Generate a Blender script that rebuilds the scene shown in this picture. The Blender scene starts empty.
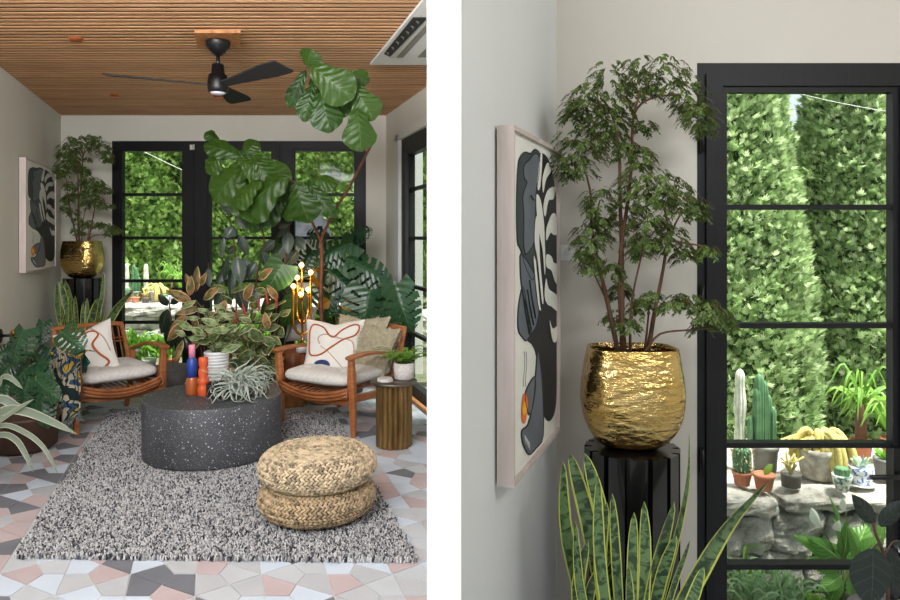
WORLD=1.25; EXPO=0.03; SUN=15; LA=112; LB=58; LC=17
import bpy, math, random
from mathutils import Vector, Matrix
R = random.Random(7)
C = bpy.context.scene.collection
F = 700.0; CX = 450.0; HY = 237.0; CAMZ = 1.4
PI = math.pi
def V(*a): return Vector(a)
def P(px, py, d): return Vector(((px-CX)/F*d, d, CAMZ-(py-HY)/F*d))
def G(px, py, z=0.0):
    d = (CAMZ-z)*F/(py-HY); return Vector(((px-CX)/F*d, d, z))
def col(r, g, b):
    f = lambda c: (c/255/12.92) if c/255 <= .04045 else ((c/255+.055)/1.055)**2.4
    return (f(r), f(g), f(b), 1)
# ---------------- mesh collector ----------------
class MB:
    def __init__(s): s.v=[]; s.f=[]; s.m=[]; s.uv={}; s.c={}; s.cur=0; s.smooth=[]; s.sm=True
    def add(s, vs, fs, uvs=None, cols=None, smooth=None):
        o=len(s.v); s.v.extend([tuple(v) for v in vs])
        for f in fs: s.f.append(tuple(i+o for i in f)); s.m.append(s.cur); s.smooth.append(s.sm if smooth is None else smooth)
        if uvs:
            for i,u in enumerate(uvs): s.uv[o+i]=u
        if cols:
            for i,u in enumerate(cols): s.c[o+i]=u
        return s
    def box(s, a, b, rot=None, bev=0.0):
        x0,y0,z0=a; x1,y1,z1=b
        if x0>x1:x0,x1=x1,x0
        if y0>y1:y0,y1=y1,y0
        if z0>z1:z0,z1=z1,z0
        vs=[V(x,y,z) for x in(x0,x1) for y in(y0,y1) for z in(z0,z1)]
        fs=[(0,1,3,2),(4,6,7,5),(0,4,5,1),(2,3,7,6),(0,2,6,4),(1,5,7,3)]
        if rot is not None: vs=[rot@v for v in vs]
        return s.add(vs,fs,smooth=False)
    def prism(s, poly, z0, z1, top=None):       # poly: list of (x,y) counter-clockwise
        n=len(poly); top=top or poly
        vs=[V(x,y,z0) for x,y in poly]+[V(x,y,z1) for x,y in top]
        fs=[tuple(range(n-1,-1,-1)),tuple(range(n,2*n))]+[(i,(i+1)%n,n+(i+1)%n,n+i) for i in range(n)]
        return s.add(vs,fs,smooth=False)
    def extr(s, pts, d):                        # planar polygon of points, extruded by vector d
        n=len(pts); d=Vector(d)
        vs=[Vector(p) for p in pts]+[Vector(p)+d for p in pts]
        fs=[tuple(range(n)),tuple(range(2*n-1,n-1,-1))]+[(i,n+i,n+(i+1)%n,(i+1)%n) for i in range(n)]
        return s.add(vs,fs,smooth=False)
    def tube(s, pts, r, n=8, cap=True, flat=1.0):
        pts=[Vector(p) for p in pts]; m=len(pts)
        rs=r if isinstance(r,(list,tuple)) else [r]*m
        up=None; vs=[];fs=[]
        for i,p in enumerate(pts):
            t=(pts[min(i+1,m-1)]-pts[max(i-1,0)])
            t=t.normalized() if t.length>1e-9 else V(0,0,1)
            if up is None:
                up=V(0,0,1) if abs(t.z)<.9 else V(1,0,0)
            a=(up-t*up.dot(t)); a=a.normalized() if a.length>1e-6 else t.orthogonal().normalized()
            up=a; b=t.cross(a)
            for k in range(n):
                w=2*PI*k/n; vs.append(p+(a*math.cos(w)*flat+b*math.sin(w))*rs[i])
        for i in range(m-1):
            for k in range(n):
                k2=(k+1)%n; fs.append((i*n+k,i*n+k2,(i+1)*n+k2,(i+1)*n+k))
        s.add(vs,fs)
        if cap:
            o=len(s.v)-m*n
            for ring in (tuple(o+k for k in range(n-1,-1,-1)), tuple(o+(m-1)*n+k for k in range(n))):
                s.f.append(ring); s.m.append(s.cur); s.smooth.append(False)
        return s
    def lathe(s, c, prof, n=32, sx=1.0, sy=1.0, fn=None, rot=0):     # prof: list of (r,z)
        c=Vector(c); vs=[];fs=[];m=len(prof)
        for i,(r,z) in enumerate(prof):
            for k in range(n):
                w=2*PI*k/n+rot; rr=r*(fn(w,i/(m-1)) if fn else 1)
                vs.append(c+V(math.cos(w)*rr*sx,math.sin(w)*rr*sy,z))
        for i in range(m-1):
            for k in range(n):
                k2=(k+1)%n; fs.append((i*n+k,i*n+k2,(i+1)*n+k2,(i+1)*n+k))
        s.add(vs,fs); o=len(s.v)-m*n
        for r_,ring in ((prof[0][0],tuple(o+k for k in range(n-1,-1,-1))),(prof[-1][0],tuple(o+(m-1)*n+k for k in range(n)))):
            if r_>1e-5: s.f.append(ring); s.m.append(s.cur); s.smooth.append(False)
        return s
    def ball(s, c, rx, ry=None, rz=None, n=16, m=10, fn=None, R3=None):
        ry=ry or rx; rz=rz or rx; c=Vector(c); vs=[];fs=[]
        for i in range(m+1):
            p=PI*i/m
            for k in range(n):
                w=2*PI*k/n; d=V(math.sin(p)*math.cos(w),math.sin(p)*math.sin(w),-math.cos(p))
                q=fn(d) if fn else 1
                e=V(d.x*rx*q,d.y*ry*q,d.z*rz*q)
                if R3 is not None: e=R3@e
                vs.append(c+e)
        for i in range(m):
            for k in range(n):
                k2=(k+1)%n; fs.append((i*n+k,i*n+k2,(i+1)*n+k2,(i+1)*n+k))
        return s.add(vs,fs)
    def leaf(s, a, b, w, nrm=(0,-1,.35), shape='ovate', fold=.12, bend=.08, wav=0.0, rows=9, cols=4, skip=None, curl=0.0, freq=5):
        a=Vector(a); b=Vector(b); ax=b-a; L=ax.length
        if L<1e-6: return s
        t0=ax/L; nv=Vector(nrm); sd=t0.cross(nv)
        if sd.length<1e-4: sd=t0.orthogonal()
        sd.normalize(); nn=sd.cross(t0).normalized()
        tab=SH[shape]; vs=[];uv=[];fs=[]; ph=R.random()*6.28
        for i in range(rows+1):
            t=i/rows; q=t*(len(tab)-1); j=min(int(q),len(tab)-2); f=q-j
            hw=w/2*(tab[j]*(1-f)+tab[j+1]*f)
            cpt=a+ax*t+nn*(bend*L*4*t*(1-t))-nn*curl*L*t*t
            for k in range(cols+1):
                u=2*k/cols-1; off=fwd=0
                z=-fold*abs(u)*hw*2+wav*L*math.sin(t*freq*PI+ph+(1.3 if u>0 else 0))*abs(u)**1.5
                back=0
                if shape=='heart': back=-max(0,.25-t)*abs(u)*L*.55
                if shape=='mon': back=-max(0,.22-t)*abs(u)*L*.9+.10*L*abs(u)*min(1,t*2)*(1-t)*1.5
                vs.append(cpt+sd*hw*u+nn*z+t0*back); uv.append(((u+1)/2,t))
        for i in range(rows):
            for k in range(cols):
                if skip and skip((i+.5)/rows, 2*(k+.5)/cols-1): continue
                o=i*(cols+1)+k; fs.append((o,o+1,o+cols+2,o+cols+1))
        return s.add(vs,fs,uvs=uv)
    def build(s, name, mats, parent=None, origin='base', label=None):
        me=bpy.data.meshes.new(name)
        loc=V(0,0,0)
        if parent is None and s.v and origin=='base':
            xs=[v[0] for v in s.v]; ys=[v[1] for v in s.v]; zs=[v[2] for v in s.v]
            loc=V((min(xs)+max(xs))/2,(min(ys)+max(ys))/2,min(zs))
            vs=[(v[0]-loc.x,v[1]-loc.y,v[2]-loc.z) for v in s.v]
        elif parent is not None:
            bpy.context.view_layer.update() if False else None
            M=wm(parent).inverted(); vs=[tuple(M@Vector(v)) for v in s.v]
        else: vs=s.v
        me.from_pydata(vs,[],s.f)
        if not isinstance(mats,(list,tuple)): mats=[mats]
        for m_ in mats: me.materials.append(m_)
        me.polygons.foreach_set('material_index',s.m)
        me.polygons.foreach_set('use_smooth',s.smooth)
        if s.uv:
            ul=me.uv_layers.new(name='UVMap'); idx=[0]*len(me.loops); me.loops.foreach_get('vertex_index',idx)
            fl=[]; g=s.uv.get
            for i in idx: fl.extend(g(i,(0.5,0.5)))
            ul.data.foreach_set('uv',fl)
        if s.c:
            ca=me.color_attributes.new('Col','FLOAT_COLOR','POINT'); fl=[]; g=s.c.get
            for i in range(len(s.v)): fl.extend(g(i,(.5,.5,.5,1)))
            ca.data.foreach_set('color',fl)
        me.update()
        o=bpy.data.objects.new(name,me); C.objects.link(o); o.location=loc
        if parent is not None: o.parent=parent
        if label: o['label']=label
        return o
def wm(o):
    M=Matrix.LocRotScale(o.location,o.rotation_euler,o.scale)
    return wm(o.parent)@M if o.parent else M
def tag(o,label,cat,group=None,kind=None):
    o['label']=label; o['category']=cat
    if group:o['group']=group
    if kind:o['kind']=kind
    return o
def thing(name,label,cat,loc=(0,0,0),group=None):
    o=bpy.data.objects.new(name,None); C.objects.link(o); o.location=loc; o.empty_display_size=.05
    return tag(o,label,cat,group)
def struct(name,mb,mats,parent=None):
    o=mb.build(name,mats,parent,origin='none')
    if parent is None: o['kind']='structure'
    return o
def copy_tree(o,parent=None):
    c=o.copy(); C.objects.link(c); c.parent=parent
    for ch in [x for x in bpy.data.objects if x.parent==o]: copy_tree(ch,c)
    return c
SH={'ovate':[0,.55,.86,.99,.97,.85,.66,.42,0.02],'lance':[.05,.5,.85,1,.95,.8,.6,.35,0],
 'fiddle':[.1,.42,.55,.58,.68,.85,.98,1.0,.9,.62,.1],'strap':[.7,.9,1,1,.97,.9,.78,.55,0.02],'sword':[.55,.7,.85,.95,1,1,.95,.8,.55,.02],
 'heart':[.75,.95,1,.97,.9,.78,.62,.42,.2,0],'mon':[.7,.95,1.0,1,.97,.9,.8,.65,.42,.05],'round':[.2,.7,.93,1,.98,.88,.68,.4,.02],'needle':[.5,1,.9,.5,0]}
# ---------------- materials ----------------
def nt(name):
    m=bpy.data.materials.new(name); m.use_nodes=True; t=m.node_tree; t.nodes.clear()
    out=t.nodes.new('ShaderNodeOutputMaterial'); p=t.nodes.new('ShaderNodeBsdfPrincipled')
    t.links.new(p.outputs[0],out.inputs[0]); return m,t,p,out
def ramp(t,fac,stops,interp='LINEAR'):
    r=t.nodes.new('ShaderNodeValToRGB'); r.color_ramp.interpolation=interp
    while len(r.color_ramp.elements)<len(stops): r.color_ramp.elements.new(.5)
    for e,(p,c) in zip(r.color_ramp.elements,stops): e.position=p; e.color=c
    t.links.new(fac,r.inputs[0]); return r.outputs[0]
def math_(t,op,a,b=None,c=None,clamp=False):
    n=t.nodes.new('ShaderNodeMath'); n.operation=op; n.use_clamp=clamp
    for i,x in enumerate((a,b,c)):
        if x is None: continue
        if isinstance(x,(int,float)): n.inputs[i].default_value=x
        else: t.links.new(x,n.inputs[i])
    return n.outputs[0]
def mixc(t,f,a,b):
    n=t.nodes.new('ShaderNodeMix'); n.data_type='RGBA'
    for i,x in ((0,f),(6,a),(7,b)):
        if isinstance(x,(int,float)): n.inputs[i].default_value=x
        elif isinstance(x,tuple): n.inputs[i].default_value=x
        else: t.links.new(x,n.inputs[i])
    return n.outputs[2]
def noise(t,scale,detail=3,vec=None,rough=.5,dist=0):
    n=t.nodes.new('ShaderNodeTexNoise'); n.inputs['Scale'].default_value=scale; n.inputs['Detail'].default_value=detail
    n.inputs['Roughness'].default_value=rough; n.inputs['Distortion'].default_value=dist
    if vec is not None: t.links.new(vec,n.inputs['Vector'])
    return n.outputs[0]
def coord(t,kind='Object',scale=None,rot=None):
    tc=t.nodes.new('ShaderNodeTexCoord'); o=tc.outputs[kind]
    if scale or rot:
        mp=t.nodes.new('ShaderNodeMapping')
        if scale: mp.inputs['Scale'].default_value=scale
        if rot: mp.inputs['Rotation'].default_value=rot
        t.links.new(o,mp.inputs[0]); o=mp.outputs[0]
    return o
def bump(t,p,h,strength=.3,dist=.01):
    b=t.nodes.new('ShaderNodeBump'); b.inputs['Strength'].default_value=strength; b.inputs['Distance'].default_value=dist
    t.links.new(h,b.inputs['Height']); t.links.new(b.outputs[0],p.inputs['Normal'])
def mat(name,c,rough=.6,metal=0,c2=None,scale=8,bmp=0,bscale=None,stretch=None,spec=.5,island=0,coat=0,lo=.35,hi=.65,emit=None,bdist=.01,kind='Object'):
    m,t,p,out=nt(name); p.inputs['Roughness'].default_value=rough; p.inputs['Metallic'].default_value=metal
    p.inputs['Specular IOR Level'].default_value=spec; p.inputs['Coat Weight'].default_value=coat
    c=col(*c); vec=coord(t,kind,scale=stretch)
    cc=None
    if c2: cc=ramp(t,noise(t,scale,4,vec),[(lo,c),(hi,col(*c2))])
    if island:
        g=t.nodes.new('ShaderNodeNewGeometry'); h=t.nodes.new('ShaderNodeHueSaturation')
        if cc is not None: t.links.new(cc,h.inputs['Color'])
        else: h.inputs['Color'].default_value=c
        t.links.new(math_(t,'MULTIPLY_ADD',g.outputs['Random Per Island'],island,1-island/2),h.inputs['Value']); cc=h.outputs[0]
    if cc is not None: t.links.new(cc,p.inputs['Base Color'])
    else: p.inputs['Base Color'].default_value=c
    if bmp: bump(t,p,noise(t,bscale or scale,4,vec),bmp,bdist)
    if emit: p.inputs['Emission Color'].default_value=col(*emit[0]); p.inputs['Emission Strength'].default_value=emit[1]
    return m
def leafmat(name,c1,c2,vein=None,margin=None,mw=.2,veins=9,rough=.38,trans=.25,bands=None,vb=.35,isl=.5,patch=None,mid=.05):
    m,t,p,out=nt(name); p.inputs['Roughness'].default_value=rough
    uvn=t.nodes.new('ShaderNodeTexCoord'); sp=t.nodes.new('ShaderNodeSeparateXYZ'); t.links.new(uvn.outputs['UV'],sp.inputs[0])
    u=math_(t,'ABSOLUTE',math_(t,'MULTIPLY_ADD',sp.outputs[0],2,-1)); v=sp.outputs[1]
    ob=uvn.outputs['Object']
    g=t.nodes.new('ShaderNodeNewGeometry')
    cc=mixc(t,g.outputs['Random Per Island'],col(*c1),col(*c2))
    if patch: cc=mixc(t,ramp(t,noise(t,patch[1],3,ob),[(.45,(0,0,0,1)),(.55,(1,1,1,1))]),cc,col(*patch[0]))
    w=math_(t,'SINE',math_(t,'MULTIPLY',math_(t,'SUBTRACT',v,math_(t,'MULTIPLY',u,.22)),veins*2*PI))
    vm=math_(t,'GREATER_THAN',w,.93); mm=math_(t,'LESS_THAN',u,mid)
    vv=math_(t,'MAXIMUM',mm,math_(t,'MULTIPLY',vm,.45))
    if bands:
        mp=t.nodes.new('ShaderNodeCombineXYZ'); t.links.new(math_(t,'MULTIPLY',sp.outputs[0],.45),mp.inputs[0]); t.links.new(math_(t,'MULTIPLY',v,bands[1]),mp.inputs[1])
        t.links.new(math_(t,'MULTIPLY',g.outputs['Random Per Island'],37.0),mp.inputs[2])
        cc=mixc(t,ramp(t,noise(t,2.2,3,mp.outputs[0],dist=1.2),[(.44,(0,0,0,1)),(.56,(1,1,1,1))]),cc,col(*bands[0]))
    if vein: cc=mixc(t,vv,cc,col(*vein))
    if margin:
        ed=math_(t,'ADD',u,math_(t,'MULTIPLY_ADD',noise(t,14,2,ob),.24,-.12))
        cc=mixc(t,math_(t,'GREATER_THAN',ed,1-mw),cc,col(*margin))
    t.links.new(cc,p.inputs['Base Color'])
    if vb: bump(t,p,math_(t,'SUBTRACT',math_(t,'MULTIPLY',w,.5),math_(t,'MULTIPLY',mm,1.5)),vb,.003)
    tr=t.nodes.new('ShaderNodeBsdfTranslucent'); t.links.new(cc,tr.inputs[0])
    mx=t.nodes.new('ShaderNodeMixShader'); mx.inputs[0].default_value=trans
    t.links.new(p.outputs[0],mx.inputs[1]); t.links.new(tr.outputs[0],mx.inputs[2]); t.links.new(mx.outputs[0],out.inputs[0])
    return m
def glassmat():
    m,t,p,out=nt('window_glass'); t.nodes.remove(p)
    tr=t.nodes.new('ShaderNodeBsdfTransparent'); tr.inputs[0].default_value=(.93,.97,.95,1)
    gl=t.nodes.new('ShaderNodeBsdfGlossy'); gl.inputs['Roughness'].default_value=.02
    fr=t.nodes.new('ShaderNodeFresnel'); fr.inputs[0].default_value=1.35
    mx=t.nodes.new('ShaderNodeMixShader'); t.links.new(math_(t,'MULTIPLY',fr.outputs[0],.25),mx.inputs[0]); t.links.new(tr.outputs[0],mx.inputs[1]); t.links.new(gl.outputs[0],mx.inputs[2])
    t.links.new(mx.outputs[0],out.inputs[0]); return m
def attrmat(name,rough=.8,bmp=0,bscale=60,metal=0,mul=None):
    m,t,p,out=nt(name); p.inputs['Roughness'].default_value=rough; p.inputs['Metallic'].default_value=metal
    a=t.nodes.new('ShaderNodeAttribute'); a.attribute_name='Col'; t.links.new(a.outputs['Color'],p.inputs['Base Color'])
    if bmp: bump(t,p,noise(t,bscale,3,coord(t)),bmp,.003)
    return m
M={}
M['wall']=mat('painted_wall',(212,209,196),.75,c2=(216,213,202),scale=2,bmp=.04,bscale=120)
M['white']=mat('white_paint',(252,252,252),.8)
M['trimwhite']=mat('trim_white',(214,214,210),.5)
M['black']=mat('black_frame',(18,18,20),.5,c2=(23,23,25),scale=3,stretch=(30,30,2),bmp=.08,bscale=6,spec=.3)
M['fanblade']=mat('fan_blade',(20,20,21),.8)
M['blackmetal']=mat('black_metal',(16,16,18),.4,metal=.3)
M['glass']=glassmat()
M['slat']=mat('cedar_slat',(208,160,116),.6,c2=(186,136,94),scale=3,stretch=(1.2,20,20),island=.3)
M['backer']=mat('gap_shade_backer',(14,11,10),.95)  # near-black backer, shade between the slats put into its colour
M['brass']=mat('hammered_brass',(228,196,132),.09,metal=1,c2=(212,174,100),scale=6,bmp=.75,bscale=20,stretch=(1,1,2.6),bdist=.016)
M['gold']=mat('gold_metal',(214,150,52),.25,metal=1)
M['copper']=mat('copper_metal',(214,120,70),.35,metal=.9)
M['wood']=mat('teak_wood',(176,110,62),.45,c2=(148,86,46),scale=5,stretch=(3,3,14),bmp=.08,coat=.2)
M['wood2']=mat('rattan_cane',(166,102,60),.45,c2=(134,78,42),scale=14,bmp=.15,coat=.2)
M['lightwood']=mat('pale_log_wood',(190,132,78),.6,c2=(150,92,48),scale=6,stretch=(4,4,1),bmp=.2)
M['potwood']=mat('dark_pot_wood',(84,56,42),.6,c2=(62,42,32),scale=6,bmp=.2)
M['darkwood']=mat('walnut_wood',(150,84,40),.5,c2=(104,54,26),scale=5,stretch=(6,6,1.5),bmp=.15)
M['cushion']=mat('oatmeal_linen',(226,222,216),.9,c2=(210,205,198),scale=60,bmp=.25,bscale=180)
M['concrete']=mat('stone_grey',(120,118,116),.85,c2=(92,90,88),scale=9,bmp=.5,bscale=20)
M['ceramic']=mat('white_ceramic',(222,222,222),.3)
M['terracotta']=mat('terracotta',(180,98,66),.8,c2=(206,140,112),scale=7,bmp=.1)
M['soil']=mat('soil',(44,34,27),.95,c2=(70,55,42),scale=40,bmp=.6)
M['bark']=mat('plant_bark',(104,70,46),.8,c2=(78,52,36),scale=25,bmp=.4,stretch=(1,1,.4))
M['stem']=mat('green_stem',(96,112,52),.6)
# ======================= SETTING =======================
SK=-.337
def LW(y): return SK*y-1.53           # left room: left wall x at depth y
def RW(y): return SK*y+1.72           # right wall x
BY=7.0; CH=2.62
def skewslab(mb,x0,y0,x1,y1,z0,z1):    # plan quad following the room's slanting side walls (x given at y=0)
    mb.prism([(x0+SK*y0,y0),(x1+SK*y0,y0),(x1+SK*y1,y1),(x0+SK*y1,y1)],z0,z1)
# floor of geometric tiles
pal=[mat('tile_%s'%n,c,.45,c2=c2,scale=5) for n,c,c2 in (('pink',(190,172,172),(182,164,164)),('pale',(184,187,190),(191,194,197)),('bluewhite',(200,209,220),(192,201,212)),('grey',(120,121,127),(110,111,117)),('warm',(176,177,180),(184,185,187)))]
grout=mat('grout',(205,203,198),.8)
mb=MB(); mb.cur=0
mb.prism([(-2.2,.9),(-.049,.9),(-.049,5.1),(.1,5.1),(-.5,7.12),(-4.2,7.12),(-2.1,.9)],-.06,-.004)
cw=.272; chh=.178; g=.0025
rt=random.Random(3)
def tilepoly(pts):
    cx=sum(p[0] for p in pts)/len(pts); cy=sum(p[1] for p in pts)/len(pts)
    q=[]
    n=len(pts)
    for i in range(n):
        p=Vector(pts[i]); a=(Vector(pts[i-1])-p).normalized(); b=(Vector(pts[(i+1)%n])-p).normalized()
        cr=abs(a.x*b.y-a.y*b.x); 
        q.append(p+(a+b)*(g/max(cr,.25)))
    q=[(p.x+SK*p.y,p.y) for p in q]
    q=[(min(x,-.045) if y<5.1 else min(x,RW(y)+.08),y) for x,y in q]
    if max(x for x,y in q)-min(x for x,y in q)<.01: return
    mb.cur=1+rt.choices([0,1,2,3,4],[3,2.2,3.2,1.7,1.4])[0]
    mb.prism(q,-.004,0)
for i in range(-13,11):
    for j in range(-2,39):
        x0=i*cw-.075; y0=j*chh+.06; x1=x0+cw; y1=y0+chh
        if y1>7.05: continue
        xm=(x0+x1)/2
        if xm+1.4< -1.53-.2+0 and False: continue
        if xm< -1.53-.15 or xm>2.1 : continue
        cA=Vector(((x0+x1)/2,(y0+y1)/2)); A=(i+j)%2==0
        if A:
            T=Vector((x0+.67*cw,y1)); B=Vector((x0+.35*cw,y0))
            tilepoly([T,cA,Vector((x1,y0)),Vector((x1,y1))]); tilepoly([Vector((x0,y1)),Vector((x0,y0)),B,cA])
            tilepoly([Vector((x0,y1)),cA,T,Vector(((x0+x1)/2,y1+chh/2))])
        else:
            T=Vector((x0+.35*cw,y1)); B=Vector((x0+.67*cw,y0))
            tilepoly([Vector((x0,y1)),Vector((x0,y0)),cA,T]); tilepoly([B,Vector((x1,y0)),Vector((x1,y1)),cA])
            tilepoly([T,cA,Vector((x1,y1)),Vector(((x0+x1)/2,y1+chh/2))])
struct('floor',mb,[grout]+pal)
# ceiling of cedar battens
mb=MB(); mb.cur=0; y=1.5
while y<6.98:
    # gap for the square mounting plate is covered by the plate itself
    mb.box((LW(y)+.001,y,CH-.005),(RW(y)-.001 if y>5.0 else -.05,y+.032,CH)); y+=.062
mb.cur=1; mb.prism([(LW(.9),.9),(-.05,.9),(-.05,5.2),(RW(7.0),7.0),(LW(7.0),7.0)],CH,CH+.05)
struct('ceiling',mb,[M['slat'],M['backer']])
# left wall
mb=MB(); mb.prism([(LW(.9)-.12,.9),(LW(.9),.9),(LW(7.0),7.0),(LW(7.0)-.12,7.0)],-.05,CH+.05); struct('wall_left',mb,M['wall'])
# back wall with one opening for the door run
fx0,fx1,ft=(112-450)/100,(366-450)/100,1.4+.96
mb=MB(); mb.box((-4.2,BY,-.05),(fx0,BY+.16,CH+.05)); mb.box((fx1,BY,-.05),(-.55,BY+.16,CH+.05)); mb.box((fx0,BY,ft),(fx1,BY+.16,CH+.05))
struct('wall_back',mb,M['wall'])
# right wall (slanting) with tall window opening
mb=MB()
def rwall(y0,y1,z0,z1,t=.14): mb.prism([(RW(y0),y0),(RW(y0)+t,y0),(RW(y1)+t,y1),(RW(y1),y1)],z0,z1)
rwall(6.62,7.02,-.05,CH+.05); rwall(4.98,5.2,-.05,CH+.05); rwall(5.2,6.62,2.36,CH+.05)
struct('wall_right',mb,M['wall'])
# partition between the two rooms: its white end faces the camera
PY0=1.5
mb=MB(); mb.box((-23/700*PY0,PY0,-.06),(11/700*PY0,5.12,CH+.08)); struct('wall_partition',mb,M['white'])
# ---- french doors of the back wall ----
def door(name,x0,x1,gx0,gx1,y,top,gtop,gbot,bars,hand=None,depth=.07,base=0.0,barh=.03,hinges=None):
    """frame from x0..x1, glass gx0..gx1"""
    e=bpy.data.objects.new(name,None); C.objects.link(e); e.location=((x0+x1)/2,y,base); e['kind']='structure'
    m=MB(); m.box((x0,y,base),(gx0,y+depth,top)); m.box((gx1,y,base),(x1,y+depth,top)); m.box((gx0,y,gtop),(gx1,y+depth,top)); m.box((gx0,y,base),(gx1,y+depth,gbot))
    m.box((x0+.03,y-.012,base+.02),(gx0-.02,y,top-.04)); m.box((gx1+.02,y-.012,base+.02),(x1-.02,y,top-.04))
    m.box((gx0-.02,y-.012,gtop+.02),(gx1+.02,y,top-.04)); m.box((gx0-.02,y-.012,base+.02),(gx1+.02,y,gbot-.02))
    m.build('door_frame',M['black'],e)
    for zb in bars:
        m=MB(); m.box((gx0,y+.005,zb-barh/2),(gx1,y+.05,zb+barh/2)); m.build('glazing_bar',M['black'],e)
    m=MB(); m.box((gx0,y+.03,gbot),(gx1,y+.034,gtop)); m.build('glass',M['glass'],e)
    if hand:
        hx,hz,dr=hand; m=MB(); m.box((hx-.018,y-.02,hz-.09),(hx+.018,y-.012,hz+.09)); m.tube([(hx,y-.012,hz),(hx,y-.055,hz)],.009); m.tube([(hx,y-.055,hz),(hx+dr*.12,y-.055,hz)],.009)
        m.build('door_handle',M['blackmetal'],e)
    if hinges:
        for hx,hz in hinges:
            m=MB(); m.tube([(hx,y-.016,hz-.045),(hx,y-.016,hz+.045)],.008); m.build('hinge',M['blackmetal'],e)
    return e
bars=[1.825,1.39,.96,.545]
X=lambda px:(px-450)/100
door('door_1',X(112),X(196),X(122),X(182),BY,2.36,2.26,.11,bars,(X(186),.89,-1))
door('door_2',X(196),X(282),X(210),X(271),BY,2.36,2.26,.11,bars)
door('door_3',X(282),X(366),X(294),X(354),BY,2.36,2.26,.11,bars)
m=MB(); m.box((X(190.5),BY-.02,2.27),(X(193.3),BY-.012,2.32)); m.box((X(194),BY-.02,2.27),(X(195),BY-.012,2.325))
tag(m.build('door_sensor',M['trimwhite']),'small white contact sensor on the black frame above the double doors','sensor')
# right wall tall window
e=bpy.data.objects.new('window_1',None); C.objects.link(e); e.location=(RW(6.0),6.0,0); e['kind']='structure'
def rbox(m,y0,y1,z0,z1,o0,o1): m.prism([(RW(y0)+o0,y0),(RW(y0)+o1,y0),(RW(y1)+o1,y1),(RW(y1)+o0,y1)],z0,z1)
m=MB(); rbox(m,6.50,6.62,0,2.36,-.012,.14); rbox(m,5.2,6.62,2.30,2.37,-.012,.14); m.build('window_casing',M['trimwhite'],e)
m=MB(); rbox(m,6.34,6.50,0,2.30,.02,.10); rbox(m,5.2,6.34,2.14,2.30,.02,.10); rbox(m,5.2,6.34,0,.10,.02,.10); rbox(m,5.2,5.27,.1,2.14,.02,.10); m.build('window_frame',M['black'],e)
m=MB(); rbox(m,6.30,6.36,0.1,2.16,-.0,.03); m.build('sash_stile',M['black'],e)
for zb in bars:
    m=MB(); rbox(m,5.27,6.34,zb-.015,zb+.015,.03,.07); m.build('glazing_bar',M['black'],e)
m=MB(); rbox(m,5.27,6.34,.10,2.14,.05,.054); m.build('glass',M['glass'],e)
m=MB(); rbox(m,5.2,6.6,0,.03,-.05,-.012); m.build('threshold',M['lightwood'],e)
# ---------------- right-hand room ----------------
RB=2.5
def LR(y): return .384*y-.579
mb=MB(); mb.prism([(LR(1.57),1.57),(LR(2.52),2.52),(LR(2.52)-.1,2.6),(LR(1.57)-.03,1.8)][::-1],-.05,CH+.05)
struct('wall_left.001',mb,mat('painted_wall_lit',(212,212,211),.75,c2=(217,217,216),scale=2,bmp=.04,bscale=120))  # same wall paint made brighter, daylight on this side put into its colour
mb=MB(); dx0=(697-450)/700*RB; dx1=(912-450)/700*RB; dt=1.4+174/700*RB
mb.box((.30,RB,-.05),(dx0,RB+.12,CH+.05)); mb.box((dx0,RB,dt),(dx1,RB+.12,CH+.05)); mb.box((dx1,RB,-.05),(2.1,RB+.12,CH+.05))
struct('wall_back.001',mb,mat('painted_wall_dim',(196,190,180),.75,c2=(200,194,185),scale=2,bmp=.04,bscale=120))  # same wall paint made darker, dimmer light put into its colour
mb=MB(); mb.prism([(.03,1.3),(2.4,1.3),(2.4,RB),(LR(RB),RB),(.03,1.585)],-.06,0); struct('floor.001',mb,pal[1])
mb=MB(); mb.box((-23/700*PY0,-1.2,CH+.05),(2.1,RB+.12,CH+.1)); struct('ceiling.001',mb,M['wall'])
mb=MB(); mb.box((2.0,-1.2,-.05),(2.1,RB,CH+.05)); struct('wall_right.001',mb,M['wall'])
Z=lambda py:1.4+(237-py)/700*RB
XX=lambda px:(px-450)/700*RB
door('door_4',dx0,dx1,XX(727),XX(893),RB,dt,Z(92),Z(640),[Z(207),Z(326),Z(446),Z(568)],(XX(895),Z(472),-1),barh=.018,depth=.04,hinges=[(XX(701),Z(460)),(XX(701),Z(298)),(XX(701),Z(140))])
# camera, world, light
cam=bpy.data.cameras.new('camera'); co=bpy.data.objects.new('camera',cam); C.objects.link(co); bpy.context.scene.camera=co
co.location=(0,0,CAMZ); co.rotation_euler=(PI/2,0,0); cam.sensor_width=36; cam.lens=36*F/900; cam.shift_y=-(300-HY)/900; cam.clip_start=.05
w=bpy.data.worlds.new('sky'); bpy.context.scene.world=w; w.use_nodes=True; t=w.node_tree; t.nodes.clear()
ow=t.nodes.new('ShaderNodeOutputWorld'); bg=t.nodes.new('ShaderNodeBackground'); t.links.new(bg.outputs[0],ow.inputs[0])
tc=t.nodes.new('ShaderNodeTexCoord'); sp=t.nodes.new('ShaderNodeSeparateXYZ'); t.links.new(tc.outputs['Generated'],sp.inputs[0])
cr=ramp(t,math_(t,'MULTIPLY_ADD',sp.outputs[2],.5,.5),[(.0,col(120,120,112)),(.48,col(170,172,168)),(.52,col(226,232,240)),(1,col(236,243,255))]); t.links.new(cr,bg.inputs[0]); bg.inputs[1].default_value=WORLD
sc=bpy.context.scene; sc.view_settings.view_transform='Standard'; sc.view_settings.look='None'; sc.view_settings.gamma=1; sc.view_settings.exposure=EXPO
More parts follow.
